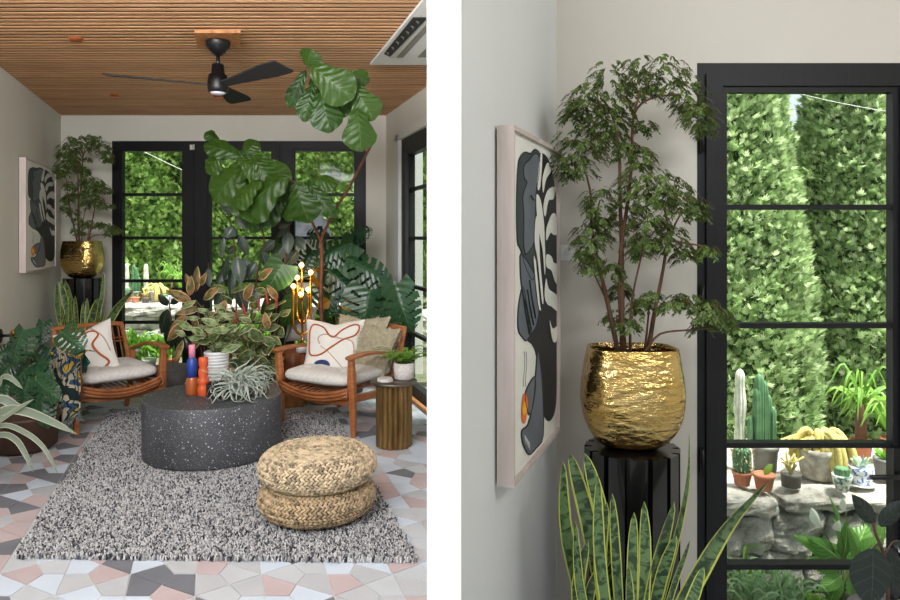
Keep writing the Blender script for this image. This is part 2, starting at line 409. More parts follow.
def light(kind,name,loc,tgt,power,size=None,color=(1,1,1),sy=None,**k):
    l=bpy.data.lights.new(name,kind); o=bpy.data.objects.new(name,l); C.objects.link(o); o.location=loc; l.energy=power; l.color=color
    if size is not None:
        if kind=='AREA': l.size=size; 
        elif kind=='SUN': l.angle=size
        else: l.shadow_soft_size=size
    if sy: l.shape='RECTANGLE'; l.size_y=sy
    for a,b in k.items(): setattr(l,a,b)
    if tgt is not None: o.rotation_euler=(Vector(tgt)-Vector(loc)).to_track_quat('-Z','Y').to_euler()
    return o
light('AREA','fill_light_left',(-1.4,.3,2.35),(-2.3,6,.6),LA,2.2,(.95,.97,1),sy=.5)  # added fill from above the camera, no lamp hangs there
light('AREA','fill_light_mid',(-1.5,2.2,2.5),(-2.5,6.5,1.3),LB,1.8,(.97,.98,1),sy=.3)  # added fill under the near ceiling, out of view, brightens the far walls
light('AREA','fill_light_right',(1.5,.5,2.5),(.5,2.4,1.0),LC,1.1,(.96,.98,1),sy=.4)  # added unseen fill that brightens the right-hand room
light('SUN','sun',(0,0,10),(-2.0,1.3,2.5),SUN,.25,(1,.97,.90))
# ======================= PAINTINGS =======================
paint={'black':mat('paint_black',(30,33,35),.6),'hair':mat('paint_dark_teal',(58,68,68),.6),'slate':mat('paint_slate',(104,110,118),.6,c2=(92,98,106),scale=9),
 'white':mat('canvas_white',(226,224,214),.8,c2=(218,216,206),scale=6),'orange':mat('paint_orange',(226,112,40),.6),'yellow':mat('paint_yellow',(240,180,50),.6),'frame':mat('pale_frame_wood',(205,190,184),.6,c2=(190,176,168),scale=4,stretch=(8,8,1))}
ART=[('black',[(538,155),(546,153),(552,162),(557,186),(558.6,215),(558.8,350),(558.8,385),(558,405),(555,417),(550,421),(545,412),(544,390),(537,350),(529,340),(531,330),(537,310),(540,290),(538,250),(536,200),(538,175)]),
('hair',[(519.5,240),(519,200),(520,170),(522,158),(527,152),(533,153),(537,149),(542,154),(540,175),(539,200),(539,238),(537,262),(535,280),(528,268),(523,250)]),
('slate',[(531,160),(537,153),(541,156),(541,172),(538,192),(537.5,215),(537,240),(529,254),(526,246),(526,215),(525,196),(529,182),(526.5,178),(526,166)]),
('slate',[(525,287),(521,305),(520,322),(521,332),(525,338),(528,341),(531,338),(533,331),(529,306)]),
('slate',[(523,254),(531,264),(537,276),(538,290),(541,310),(537,328),(532,332),(529,310),(524,288),(522.5,270)]),
('slate',[(536,377),(529,389),(527,400),(531,415),(535,405),(537.5,385)]),
('slate',[(540,350),(544,385),(545,435),(537.5,449),(531,455),(526,447),(524,440),(524,431),(530,425),(535,402),(537.5,375)]),
('orange',[(526,394),(528.5,396),(530,405),(529,415),(527,424),(524,420),(524,405)]),
('yellow',[(526.3,402),(528.5,405),(528.3,412),(526,416),(525,410)]),
('white',[(542,155),(544,156),(542,186),(539,186)]),
('white',[(546,170),(549,162),(552,165),(553,170),(548,178),(545,192),(544,180)]),
('white',[(556.6,186),(555,198),(550,200),(547,216),(545,206),(549,190)]),
('white',[(557.4,214),(558.6,232),(555,234),(552,232),(548,240),(548,228),(553,214)]),
('white',[(548,266),(548,254),(553,256),(555,262),(558.6,264),(558.6,282),(556,280),(553,270)]),
('white',[(546,296),(547.4,278),(550,288),(555,292),(558.8,296),(558.8,310),(553,306),(549,304)]),
('white',[(551,320),(553,326),(555,328),(558.6,326),(558.4,338),(555.4,342),(553,336)]),
('white',[(538,194),(542,200),(545,220),(546,240),(546.6,264),(546,274),(544,250),(540,230),(538,210)]),
('white',[(537,218),(540,220),(541,256),(544.6,298),(543,300),(539,260),(536,242)]),
('white',[(535,260),(537,262),(541,302),(542,310),(539.4,304)])]
def artuv(x,y):
    d=369/(719-x); u=(d-1.8)/.506
    yt=130+.5*(x-514); yb=483-1.235*(x-514)
    return min(max(u,0),1),min(max((y-yt)/(yb-yt),0),1)
def tri_area(p): return sum(p[i][0]*p[(i+1)%len(p)][1]-p[(i+1)%len(p)][0]*p[i][1] for i in range(len(p)))
def dens(pts,n=3):
    out=[]
    for i in range(len(pts)):
        a=pts[i-1];b=pts[i];c=pts[(i+1)%len(pts)];e=pts[(i+2)%len(pts)]
        for k in range(n):
            t=k/n; out.append(tuple(.5*((2*b[j])+(-a[j]+c[j])*t+(2*a[j]-5*b[j]+4*c[j]-e[j])*t*t+(-a[j]+3*b[j]-3*c[j]+e[j])*t**3) for j in(0,1)))
    return out
def painting(base,dirv,width,height,thick,label):
    # base: top corner nearest the camera on the canvas face; dirv runs along the wall away from camera; the face looks to +x side
    dirv=Vector(dirv).normalized(); nr=V(dirv.y,-dirv.x,0)
    bp=Vector(base)
    e=thing('painting',label,'painting',bp-V(0,0,height)-nr*thick,'striped figure paintings')
    def pt(u,v,o): return bp+dirv*(u*width)-V(0,0,v*height)+nr*o
    m=MB()
    m.extr([pt(0,0,-thick),pt(1,0,-thick),pt(1,1,-thick),pt(0,1,-thick)],nr*(thick-.008))
    m.build('canvas',paint['white'],e)
    m=MB(); f=.012; k=f/width; j=f/height
    for a,b,c,d_ in ((-k,-j,1+k,0),(-k,1,1+k,1+j),(-k,0,0,1),(1,0,1+k,1)):
        m.extr([pt(a,b,-thick),pt(c,b,-thick),pt(c,d_,-thick),pt(a,d_,-thick)],nr*(thick+.003))
    m.build('frame',paint['frame'],e)
    names={'black':0,'hair':1,'slate':2,'orange':3,'yellow':4,'white':5}
    m=MB()
    for i,(cn,poly) in enumerate(ART):
        m.cur=names[cn]
        q=[artuv(*p) for p in poly]; q=dens(q)
        if tri_area(q)<0: q=q[::-1]
        m.extr([pt(min(max(u,.004),.996),v,-.0075+i*.0002) for u,v in q],nr*.0006)
        if cn in('slate','hair'):           # dark outline
            m.cur=0; s=[pt(min(max(u,.004),.996),v,-.0073+i*.0002) for u,v in q]+[pt(min(max(q[0][0],.004),.996),q[0][1],-.0073+i*.0002)]
            m.tube(s,height*.0028,4,cap=False)
    m.cur=0
    for (a,b) in (((531,280),(537,318)),((529,290),(535,325)),((527,300),(533,330)),((524,290),(531,335)),((532.5,195),(536,200))):
        m.tube([pt(*artuv(*a),-.004),pt(*artuv((a[0]+b[0])/2-.4,(a[1]+b[1])/2),-.004),pt(*artuv(*b),-.004)],height*.0022,4)
    m.cur=5
    for k_ in range(4):
        a=(526+k_*1.3,436+k_*2); m.tube([pt(*artuv(*a),-.003),pt(*artuv(a[0]+.8,a[1]+8),-.003)],height*.0015,4)
    m.cur=2
    for xx in (525.5,527.5): m.tube([pt(*artuv(xx+.7*math.sin(q_),352+q_*7),-.004) for q_ in range(6)],height*.0009,4)
    m.build('painted_figure',[paint[n] for n in ('black','hair','slate','orange','yellow','white')],e)
    return e
dl=(SK,1,0)
# left room: sits on the left wall
o_=.05/math.cos(math.atan(.337))
b0=V(LW(5.49)+o_+.002,5.49,1.4+(237-159)/700*5.49)
painting(b0,dl,1.087,.88,.045,'framed painting of a slate striped figure on the left wall of the armchair room')
b0=V((514-450)/700*1.8,1.8,1.4+(237-130)/700*1.8)
dr=V((559-450)/700*2.306-b0.x,.506,0)
painting(b0,dr,dr.length,.905,.042,'framed painting of a slate striped figure in the close-up corner')
# wall switches
def switch(c,s,label):
    e=thing('light_switch',label,'switch',c-V(0,0,s/2),'round dial wall switches')
    m=MB(); m.box((c.x-s/2,c.y-.008,c.z-s/2*1.1),(c.x+s/2,c.y,c.z+s/2*1.1)); sp_=m.build('switch_plate',M['ceramic'],e)
    m=MB(); m.tube([c+V(0,-.008,0),c+V(0,-.016,0)],s*.22,16); m.tube([c+V(0,-.016,0),c+V(0,-.02,0)],s*.13,16); m.build('dial',M['trimwhite'],sp_)
switch(P(567,252.5,RB),.05,'small white square dial switch on the wall beside the painting in the close-up corner')
switch(P(62.7,209,BY-.002),.06,'small white square dial switch in the far corner behind the tree in the armchair room')
# ======================= POTTED TREES ON PEDESTALS =======================
M['aralia']=leafmat('aralia_leaf',(58,80,32),(104,130,54),rough=.45,trans=.2,vb=0)
M['snake']=leafmat('snake_leaf',(30,50,34),(50,74,46),margin=(186,190,84),mw=.2,rough=.4,trans=.12,bands=((96,122,78),9),vb=0)
CL=[(640,80,25),(610,85,25),(585,100,18),(665,75,20),(688,95,20),(700,116,14),(703,128,7),(572,112,10),(578,150,26),(565,165,12),(600,135,20),(610,118,22),(625,150,12),(640,157,12),(645,125,6),(640,185,22),(660,195,24),(680,200,18),(697,208,11),(600,200,14),(590,235,14),(600,225,13),(625,215,16),(650,228,18),(670,238,16),(685,252,10),(640,245,13),(709,250,6),(590,262,9),(583,255,6),(610,270,11),(620,290,9),(615,318,9),(630,325,7),(641,305,8),(652,296,7),(690,303,10),(706,310,12),(720,314,11),(728,320,6),(680,300,7),(702,325,7),(668,305,5)]
TR=[[(618,352),(607,300),(600,270),(592,230),(590,190),(580,155)],[(625,352),(620,300),(621,250),(628,200),(632,160),(634,115),(652,98),(680,95)],[(648,352),(655,310),(663,270),(668,230),(662,200)],[(645,352),(660,334),(690,330),(712,328)],[(622,352),(622,260),(620,200),(619,150),(611,112),(600,98)],[(634,116),(628,100),(625,85)],[(663,255),(680,215),(695,208)],[(630,352),(632,300),(645,240),(648,215)],[(645,350),(650,300)],[(668,240),(708,247)],[(607,300),(592,270)],[(592,230),(600,200)],[(634,116),(640,90)]]
def smooth_path(pts,n=4):
    pts=[Vector(p) for p in pts]; out=[]
    for i in range(len(pts)-1):
        a=pts[max(i-1,0)];b=pts[i];c=pts[i+1];e=pts[min(i+2,len(pts)-1)]
        for k in range(n):
            t=k/n; out.append(.5*((2*b)+(-a+c)*t+(2*a-5*b+4*c-e)*t*t+(-a+3*b-3*c+e)*t**3))
    out.append(pts[-1]); return out
def pot_tree(mp,d,s,depth,label,potlabel,seed,dense,group='trees in gold pots',lsc=1.0):
    rr=random.Random(seed); px=s/700*d            # metres per target pixel of the close-up
    c=P(*mp(632,447),d)
    e=thing('potted_tree',label,'potted tree',c,group)
    prof=[(22,447),(32,442.5),(41,433),(46.5,421),(49.5,408),(50,396),(49,380),(46.5,365),(44,352),(43,347)]
    m=MB(); pr=[(r*px,(447-y)*px) for r,y in prof]; inner=[((r-1.2)*px,(447-y)*px) for r,y in prof[::-1][:5]]
    def sq(w,t):
        n_=2+1.6*t; return (abs(math.cos(w))**n_+abs(math.sin(w))**n_)**(-1/n_)*(1+.006*math.sin(w*5+t*9)+.004*math.sin(w*11-t*17))*(1-.05*t*0)
    m.lathe(c,[(q[0],q[1]) for q in smooth_path([(a,b,0) for a,b in pr],3)]+inner,64,1,depth,fn=lambda w,t: sq(w,min(1,t*1.35)))
    po=m.build('pot',M['brass'],e,label=potlabel)
    m=MB(); m.lathe(c,[(39*px,80*px),(.001,82*px)],24,1,depth); m.build('soil',M['soil'],po)
    m=MB()
    for k,tp in enumerate(TR):
        dd=rr.uniform(-.04,.04)*s*1.5
        pts=[P(*mp(x,y),d+(dd if i>0 else 0)+rr.uniform(-.008,.008)) for i,(x,y) in enumerate(tp)]
        pts=smooth_path(pts,4); n=len(pts); r0=(2.6 if k in(0,1,2,4) else 1.5)*px
        m.tube(pts,[r0*(1-.75*i/n) for i in range(n)],6)
    m.build('trunk',M['bark'],e)
    m=MB(); m2=MB()
    for (x,y,r) in CL:
        cd=rr.uniform(-.05,.05)*s*1.5; n=int(r*dense*1.75)
        c0=P(*mp(x,y),d+cd); R0=r*px
        for q in range(n):
            v=V(rr.gauss(0,1),rr.gauss(0,.8),rr.gauss(0,1)); v.normalize(); v*=R0*rr.uniform(.25,1.1)**.7
            a=c0+v; out=V(v.x,v.y*.6,0); out=out.normalized() if out.length>1e-5 else V(1,0,0)
            L=rr.uniform(7,13)*px; pts=[]
            for k in range(5):
                t=k/4; pts.append(a+out*L*t*.75+V(0,0,L*(.25*t-.75*t*t)))
            m2.tube([pts[0],pts[2],pts[4]],.25*px,3,cap=False)
            side=out.cross(V(0,0,1))
            for k in range(1,5):
                for sg in (-1,1):
                    b=pts[k]; ln=rr.uniform(3.6,6.2)*px*lsc*(1.1 if k<4 else .9)
                    dv=(side*sg*rr.uniform(.4,1)+out*rr.uniform(.2,.7)+V(0,0,-rr.uniform(.4,1.1))).normalized()
                    nv=dv.cross(side+V(0,0,rr.uniform(-.5,.5))).normalized()
                    w=dv.cross(nv).normalized()*ln*.19
                    m.add([b,b+dv*ln*.45+w+nv*ln*.05,b+dv*ln,b+dv*ln*.45-w],[(0,1,2,3)],uvs=[(.5,0),(1,.5),(.5,1),(0,.5)],smooth=True)
    f=m.build('foliage',M['aralia'],e); m2.build('twigs',M['bark'],e)
    return e,c
def pedestal(c,hw,depth,label):
    m=MB(); n=20; poly=[]
    for k in range(n*2):
        w=PI*k/n; r=hw*(1.0 if k%2==0 else .84)
        poly.append((c.x+r*math.cos(w),c.y+r*math.sin(w)*depth))
    # wide flat-sided flutes
    poly=[]
    for k in range(14):
        w=2*PI*k/14+.12
        for dw,rr_ in ((-.17,1),(.17,1),(.19,.84),(.27,.84)):
            poly.append((c.x+hw*rr_*math.cos(w+dw),c.y+hw*rr_*math.sin(w+dw)*depth))
    m.prism(poly,0,c.z)
    o=m.build('pedestal',mat('black_lacquer',(12,12,14),.22,coat=.5),None)
    return tag(o,label,'pedestal','black fluted pedestals')
idm=lambda x,y:(x,y)
e,c=pot_tree(idm,2.24,1.0,.72,'lacy-leaved tree in a hammered gold pot, the large one in the close-up corner','hammered gold pot',11,2.3)
pedestal(c,.150,.95,'black fluted pedestal under the gold pot in the close-up corner')
mpl=lambda x,y:(82.5+(x-632)*.37,241+(y-347)*.37)
e,c=pot_tree(mpl,6.5,.37,.9,'lacy-leaved tree in a hammered gold pot at the far left corner of the armchair room','hammered gold pot',12,1.9,lsc=1.15)
pedestal(c,.165,1,'black fluted pedestal under the gold pot in the far left corner of the armchair room')
# snake plants
def ribbon(m,pts,w,nrm=(0,-1,.1),tab='sword',fold=.18,tw=0.0,cols=4,n=5,uvl=1):
    pts=smooth_path(pts,n); N=len(pts); T=SH[tab]; vs=[];uv=[];fs=[]
    for i,p in enumerate(pts):
        t=i/(N-1); ax=(pts[min(i+1,N-1)]-pts[max(i-1,0)]).normalized(); nv=Vector(nrm)
        if tw: nv=Matrix.Rotation(tw*t,3,ax)@nv
        sd=ax.cross(nv).normalized(); nn=sd.cross(ax)
        q=t*(len(T)-1); j=min(int(q),len(T)-2); hw=w/2*(T[j]*(1-q+j)+T[j+1]*(q-j))
        for k in range(cols+1):
            u=2*k/cols-1; vs.append(p+sd*hw*u+nn*(-fold*abs(u)*hw*-1)); uv.append(((u+1)/2,t*uvl))
    for i in range(N-1):
        for k in range(cols):
            o=i*(cols+1)+k; fs.append((o,o+1,o+cols+2,o+cols+1))
    m.add(vs,fs,uvs=uv)
SN=[([(563,461),(567,540),(590,655)],19),([(570,453),(588,520),(612,660)],20),([(585,453),(602,520),(622,655)],18),([(607,502),(600,570),(610,660)],16),([(612,493),(616,560),(620,655)],12),([(634,512),(632,580),(632,660)],14),([(644,501),(645,570),(640,655)],14),([(674,501),(655,570),(640,655)],26),([(689,431),(686,490),(668,570),(648,655)],13),([(690,540),(672,590),(655,660)],11),([(771,478),(728,525),(695,580),(660,655)],26),([(704,567),(690,605),(668,660)],14),([(616,552),(592,585),(588,640),(605,690)],12),([(676,535),(660,580),(645,660)],18),([(588,540),(578,600),(600,665)],16),([(628,565),(630,610),(632,660)],13),([(664,572),(650,610),(640,660)],14),([(598,475),(600,560),(610,655)],14),([(640,590),(636,620),(632,660)],14),([(575,520),(582,600),(605,665)],12)]
def snake(mp,d,s,label,seed):
    rr=random.Random(seed); c=P(*mp(632,655),d); px=s/700*d; zt=c.z
    e=thing('snake_plant',label,'snake plant',V(c.x,c.y,0),'snake plants')
    m=MB(); h=c.z+.0; r=.15 if s==1 else .16
    m.lathe((c.x,c.y,0),[(r*.7,0),(r*.85,h*.5),(r,h+.02),(r*.92,h+.02),(r*.88,h-.02)],32); po=m.build('pot',M['concrete'],e)
    m=MB(); m.lathe((c.x,c.y,0),[(r*.9,h-.02),(.001,h-.01)],24); m.build('soil',M['soil'],po)
    m=MB()
    for i,(pts,w) in enumerate(SN):
        bx=rr.uniform(-.07,.07); dy=rr.uniform(-.09,.06)*(1 if s==1 else 1.2); tp=[]
        n=len(pts)
        for k,(x,y) in enumerate(pts[::-1]):
            p=P(*mp(x,y),d+(dy*(.3+.7*k/(n-1))))
            if k==0: p.z=h-.02; p.x=c.x+(p.x-c.x)*.8
            tp.append(p)
        ribbon(m,tp,w*px*.86,nrm=(rr.uniform(-.45,.45),-1,.1),tw=(rr.uniform(-.5,.5) if i not in(8,10) else 1.1))
    m.build('leaves',M['snake'],e)
snake(idm,1.93,1.0,'snake plant with yellow-edged leaves in the foreground of the close-up corner',5)
snake(mpl,6.0,.37,'snake plant with yellow-edged leaves behind the far left armchair',6)
# ======================= CEILING THINGS =======================
def cpt(px,py,z): d=(z-CAMZ)*F/(HY-py); return V((px-CX)/F*d,d,z)
for n_,(px,py,lb) in enumerate(((76,39,'copper recessed downlight at the upper left of the slatted ceiling, nearest the camera'),(115,95.5,'copper recessed downlight on the slatted ceiling in the far left, above the fan blade tip'),(218,96.5,'copper recessed downlight on the slatted ceiling directly beyond the fan hub'))):
    c=cpt(px,py,CH-.008); e=thing('recessed_downlight',lb,'downlight',c-V(0,0,.016),'copper downlights')
    m=MB(); m.lathe(c,[(.030,-.014),(.034,-.014),(.036,.0),(.042,.003),(.042,.008)],24); m.build('copper_ring',M['copper'],e)
    m=MB(); m.lathe(c,[(.001,-.006),(.036,-.006)],16); m.build('diffuser',mat('downlight_lens',(120,70,45),.5),e)
fc=V((218-450)/700*4.27,4.27,CH-.016)
e=thing('ceiling_fan','black three-blade ceiling fan on a square wooden plate','ceiling fan',fc)
m=MB(); m.prism([(fc.x-.135+.05,fc.y-.16),(fc.x+.135+.05,fc.y-.16),(fc.x+.135-.05,fc.y+.16),(fc.x-.135-.05,fc.y+.16)],CH-.022,CH-.005); m.build('mounting_plate',M['lightwood'],e,label='square wooden mounting plate')
m=MB(); m.lathe(fc,[(.001,-.098),(.02,-.098),(.045,-.075),(.068,-.045),(.074,-.018),(.074,-.015)],32); m.build('canopy',M['blackmetal'],e)
hz=1.4+(237-85)/700*4.27
m=MB(); m.tube([fc+V(0,0,-.09),V(fc.x,fc.y,hz+.1)],.012,12); m.build('downrod',M['blackmetal'],e)
hc=V(fc.x,fc.y,hz)
m=MB(); m.lathe(hc,[(.05,-.048),(.058,-.045),(.062,-.02),(.062,.02),(.055,.06),(.04,.068),(.036,.12),(.033,.125)],32); m.build('motor_housing',M['blackmetal'],e)
m=MB(); m.lathe(hc,[(.001,-.062),(.03,-.058),(.048,-.048)],24); m.build('lamp_lens',mat('lens',(190,190,200),.4),e,label='frosted round lamp lens')
for a in (197,322,94):
    A=math.radians(a); dv=V(math.cos(A),math.sin(A),0); sv=V(-math.sin(A),math.cos(A),0)
    m=MB(); vs=[]; fs=[]; n=12
    for i in range(n+1):
        t=i/n; r=.055+t*(.575); wd=.028+.045*min(1,t*1.3)**1.2; pitch=-.19*(1-.2*t) if a==197 else -.27*(1-.2*t)
        cc=hc+dv*r+V(0,0,-.0+.02*t)
        if i==n: wd*=.92
        for u,th in ((-1,.004),(1,.004),(1,-.004),(-1,-.004)):
            vs.append(cc+sv*wd*u*math.cos(pitch)+V(0,0,wd*u*math.sin(pitch)+th))
    for i in range(n):
        for k in range(4): o=i*4; fs.append((o+k,o+(k+1)%4,o+4+(k+1)%4,o+4+k))
    fs+= [(3,2,1,0),(n*4,n*4+1,n*4+2,n*4+3)]
    m.add(vs,fs,smooth=False); m.build('blade',M['fanblade'],e)
# air conditioner cassette
zc=CH-.02
e=thing('ceiling_air_conditioner','white cassette air conditioner panel in the slatted ceiling at the upper right','air conditioner',V(-.3,4.3,zc))
lx=lambda y:1.089+SK*y
m=MB(); m.prism([(lx(4.886),4.886),(lx(3.40)-.03,3.40),(-.053,3.40),(-.053,4.886)],zc,CH-.004); m.build('panel',M['trimwhite'],e)
def cq(*pts): return [cpt(x,y,zc-.001) for x,y in pts]
m=MB(); m.extr(cq((384,53.5),(390,56.5),(426,19),(426,17.3),(413,17.3)),V(0,0,-.004)); aslot=m.build('air_slot',mat('slot_dark',(26,26,26),.7),e,label='long dark air slot')
m=MB()
lg=mat('slot_grey',(120,120,112),.6)
for k in range(7):
    m=MB(); t=k/6; m.extr(cq((386+t*30,51-t*31),(389+t*30,52-t*31),(388.5+t*30,54.5-t*31)),V(0,0,-.008)); m.build('louvre',lg,aslot)
m=MB(); m.extr(cq((391,57.3),(394.5,57.3),(426.5,22.8),(426.5,19.5)),V(0,0,-.006)); m.build('flap',mat('flap_grey',(188,188,180),.5),e)
m=MB(); m.extr(cq((396.5,57.3),(403,57.3),(426.3,32),(426.3,25)),V(0,0,-.003)); m.build('intake_grille',mat('grille_grey',(128,128,116),.7),e)
m=MB(); m.extr(cq((417.5,57),(426.3,57),(426.3,48)),V(0,0,-.003)); m.build('intake_grille',mat('grille_grey2',(128,128,116),.7),e)
# ======================= DRUM TABLE, POUFS, RUG =======================
def terrazzo():
    m,t,p,out=nt('dark_terrazzo'); p.inputs['Roughness'].default_value=.5
    vo=t.nodes.new('ShaderNodeTexVoronoi'); vo.inputs['Scale'].default_value=52; t.links.new(coord(t),vo.inputs['Vector'])
    vo2=t.nodes.new('ShaderNodeTexVoronoi'); vo2.inputs['Scale'].default_value=95; t.links.new(coord(t),vo2.inputs['Vector'])
    a=math_(t,'LESS_THAN',vo.outputs['Distance'],math_(t,'MULTIPLY_ADD',noise(t,40,2,coord(t)),.42,-.03)); b=math_(t,'LESS_THAN',vo2.outputs['Distance'],.18)
    sel=t.nodes.new('ShaderNodeSeparateXYZ'); t.links.new(vo.outputs['Color'],sel.inputs[0])
    a=math_(t,'MULTIPLY',a,math_(t,'GREATER_THAN',sel.outputs[0],.45))
    base=ramp(t,noise(t,5,4,coord(t)),[(.35,col(58,59,63)),(.65,col(72,73,77))])
    t.links.new(mixc(t,math_(t,'MAXIMUM',a,math_(t,'MULTIPLY',b,.6)),base,col(188,190,192)),p.inputs['Base Color']); return m
M['terrazzo']=terrazzo()
DC=V(-1.53,4.53,0); DT=.385
m=MB(); m.lathe((DC.x,DC.y,.02),[(.415,0),(.426,.008),(.428,.02),(.428,DT-.028),(.425,DT-.022),(.418,DT-.02)],96)
tag(m.build('drum_table',M['terrazzo']),'low round dark terrazzo drum table in the middle of the shaggy rug','table')
# rug
rc=[V(-1.894,3.04,0),V(-.137,3.0,0),V(-.926,5.54,0),V(-2.72,5.62,0)]
def rugpt(u,v):
    a=rc[0].lerp(rc[1],u); b=rc[3].lerp(rc[2],u); return a.lerp(b,v)
e=thing('rug','shaggy black and white flecked rug under the drum table','rug',rugpt(.5,.5))
m=MB(); m.prism([((p.x-rugpt(.5,.5).x)*.985+rugpt(.5,.5).x,(p.y-rugpt(.5,.5).y)*.988+rugpt(.5,.5).y) for p in rc],.001,.012); m.build('rug_base',mat('rug_base',(88,86,86),.95),e)
m=MB(); rr=random.Random(4); NU,NV=215,315
pcs=[(col(198,197,195),4.4),(col(172,170,168),4.4),(col(144,142,141),3),(col(46,46,52),2.3),(col(88,88,94),2)]
pc=[c for c,w_ in pcs]; pw=[w_ for c,w_ in pcs]
for i in range(NU):
    for j in range(NV):
        u=(i+rr.random())/NU; v=(j+rr.random())/NV; p=rugpt(u,v)+V(rr.gauss(0,.004),rr.gauss(0,.004),0)
        h=rr.uniform(.008,.019); lx_=rr.gauss(0,.005); ly=rr.gauss(-.002,.005); a0=rr.random()*6.28; r_=rr.uniform(.0045,.0065)
        vs=[V(p.x+r_*math.cos(a0+k*2.094),p.y+r_*math.sin(a0+k*2.094),.002) for k in range(3)]+[V(p.x+r_*.75*math.cos(a0+k*2.094)+lx_,p.y+r_*.75*math.sin(a0+k*2.094)+ly,.010+h*.8) for k in range(3)]+[V(p.x+lx_*1.4,p.y+ly*1.4,.010+h)]
        c_=rr.choices(pc,pw)[0]
        m.add(vs,[(0,1,4,3),(1,2,5,4),(2,0,3,5),(3,4,6),(4,5,6),(5,3,6)],cols=[c_]*7)
o=m.build('pile',attrmat('rug_pile',.95),e); o['kind']='stuff'
# poufs
def pouf(c,r,h,label,seed,tone):
    rr=random.Random(seed); m=MB(); NT=372; prof=[]
    # superellipse profile from top centre to bottom centre, measured by arc length
    S=400; cur=[]
    for i in range(S+1):
        a=PI/2-PI*i/S; ca=math.cos(a); sa=math.sin(a)
        ex=.62
        x=(r-.09)+.09*abs(ca); z=h/2*(1 if sa>0 else -1)*abs(sa)
        cur.append((x,z))
    dome=[((r-.09)*k/20,h/2+.010*(1-(k/20)**2)-.03*max(0,1-k/5)**2) for k in range(20)]
    cur=dome+cur; 
    L=[0]
    for a,b in zip(cur,cur[1:]): L.append(L[-1]+math.hypot(a[0]-b[0],a[1]-b[1]))
    tot=L[-1]; pitch=.0150; rows=int(tot/pitch)
    def at_(s_):
        k=0
        while k<len(L)-2 and L[k+1]<s_: k+=1
        f=(s_-L[k])/(L[k+1]-L[k]); x=cur[k][0]*(1-f)+cur[k+1][0]*f; z=cur[k][1]*(1-f)+cur[k+1][1]*f
        dx=cur[k+1][0]-cur[k][0]; dz=cur[k+1][1]-cur[k][1]; ln=math.hypot(dx,dz); return x,z,-dz/ln,dx/ln,dx/ln,dz/ln
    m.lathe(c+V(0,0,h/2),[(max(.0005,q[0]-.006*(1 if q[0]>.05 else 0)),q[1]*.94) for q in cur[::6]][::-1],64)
    dark=col(*[int(x*.42) for x in tone])  # body under the stitches darkened, shade of the weave gaps put into colour
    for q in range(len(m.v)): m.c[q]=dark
    tones=[col(*[min(255,int(x*q)) for x in tone]) for q in (1.08,1.0,.92,.84,.74,.64)]
    for row in range(rows+1):
        s0_=(row+.5)*pitch; x_d=r-.08
        x,z,nx,nz,tx,tz=at_(min(tot*.999,(row+.5)*pitch))
        if x<.012: continue
        nb=max(6,int(2*PI*x/.0215)); sd=1 if row%2 else -1
        for q in range(nb):
            th=2*PI*(q+(.5 if row%2 else 0))/nb+rr.gauss(0,.004); er=V(math.cos(th),math.sin(th),0); ec=V(-math.sin(th),math.cos(th),0)
            p=c+V(0,0,h/2)+er*x+V(0,0,z); nn=(er*nx+V(0,0,nz)); tt=(er*tx+V(0,0,tz))
            sl=.22 if s0_<x_d else .62; dv=(ec*.80+tt*sd*sl).normalized(); Ln=.0155*rr.uniform(.9,1.1); r_=.0066*rr.uniform(.85,1.15)
            o=len(m.v); m.tube([p-dv*Ln-nn*.008,p-dv*Ln*.45+nn*.001,p+dv*Ln*.45+nn*.002,p+dv*Ln-nn*.008],[r_*.5,r_,r_,r_*.5],6,cap=False)
            t_=rr.choices(tones,[3,4,3,2,1.3,.7])[0]
            for a in range(o,len(m.v)): m.c[a]=t_
    tag(m.build('woven_pouf',M['weave']),label,'pouf','stacked woven poufs')
M['weave']=attrmat('water_hyacinth',.6,.5,160)
PC=G(317.5,512,.025)
pouf(V(PC.x,PC.y,.035),.285,.15,'round woven straw pouf resting directly on the rug, lower of the stack',3,(172,148,114))
pouf(V(PC.x+.0,PC.y+.01,.187),.288,.15,'round woven straw pouf on top of the stack',8,(192,172,140))
# ======================= ITEMS ON THE DRUM =======================
def dp(px,d): return V((px-450)/700*d,d,DT+.001)
def lathe_part(name,c,prof,material,e,n=32,label=None,**k):
    m=MB(); m.lathe(c,prof,n,**k); return m.build(name,material,e,label=label)
blue=mat('blue_glaze',(34,62,142),.4); amber=mat('amber_wax',(156,78,28),.4,coat=.3); pink=mat('pink_wax',(220,132,158),.5); orange=mat('orange_wax',(204,84,40),.45)
c=dp(192,4.50); s=1/154
e=thing('sculptural_candle','tall stacked candle in pink, blue and amber on the drum table','candle',c)
lathe_part('body',c,[(a*s,b*s) for a,b in ((5.4,0),(6,1),(6.2,8),(6,13),(4.8,17),(4.4,18))],amber,e,label='amber lower section')
lathe_part('neck',c,[(a*s,b*s) for a,b in ((4.6,17.5),(4.8,24),(5.2,26),(5,33),(3.6,36),(3.2,37))],blue,e,label='blue middle section')
lathe_part('stick',c,[(a*s,b*s) for a,b in ((3.1,36.5),(3.1,49),(2.6,49.6),(.1,49.6))],pink,e,label='pink top section')
c=dp(203.3,4.47)
e=thing('ribbed_candle','bulbous orange ribbed candle on the drum table beside the blue and amber one','candle',c)
lathe_part('candle_body',c,[(a*s,b*s) for a,b in ((4.6,0),(5.4,1),(5.4,9),(4.2,11),(5.4,13),(5.4,15.5),(4,18),(4.6,21),(4.6,26),(3.6,28),(4.5,30),(4.5,37),(3.9,38),(.1,38))],orange,e)
m=MB(); m.tube([c+V(0,0,38*s),c+V(0,0,40*s)],.0015,5); m.build('wick',M['soil'],e)
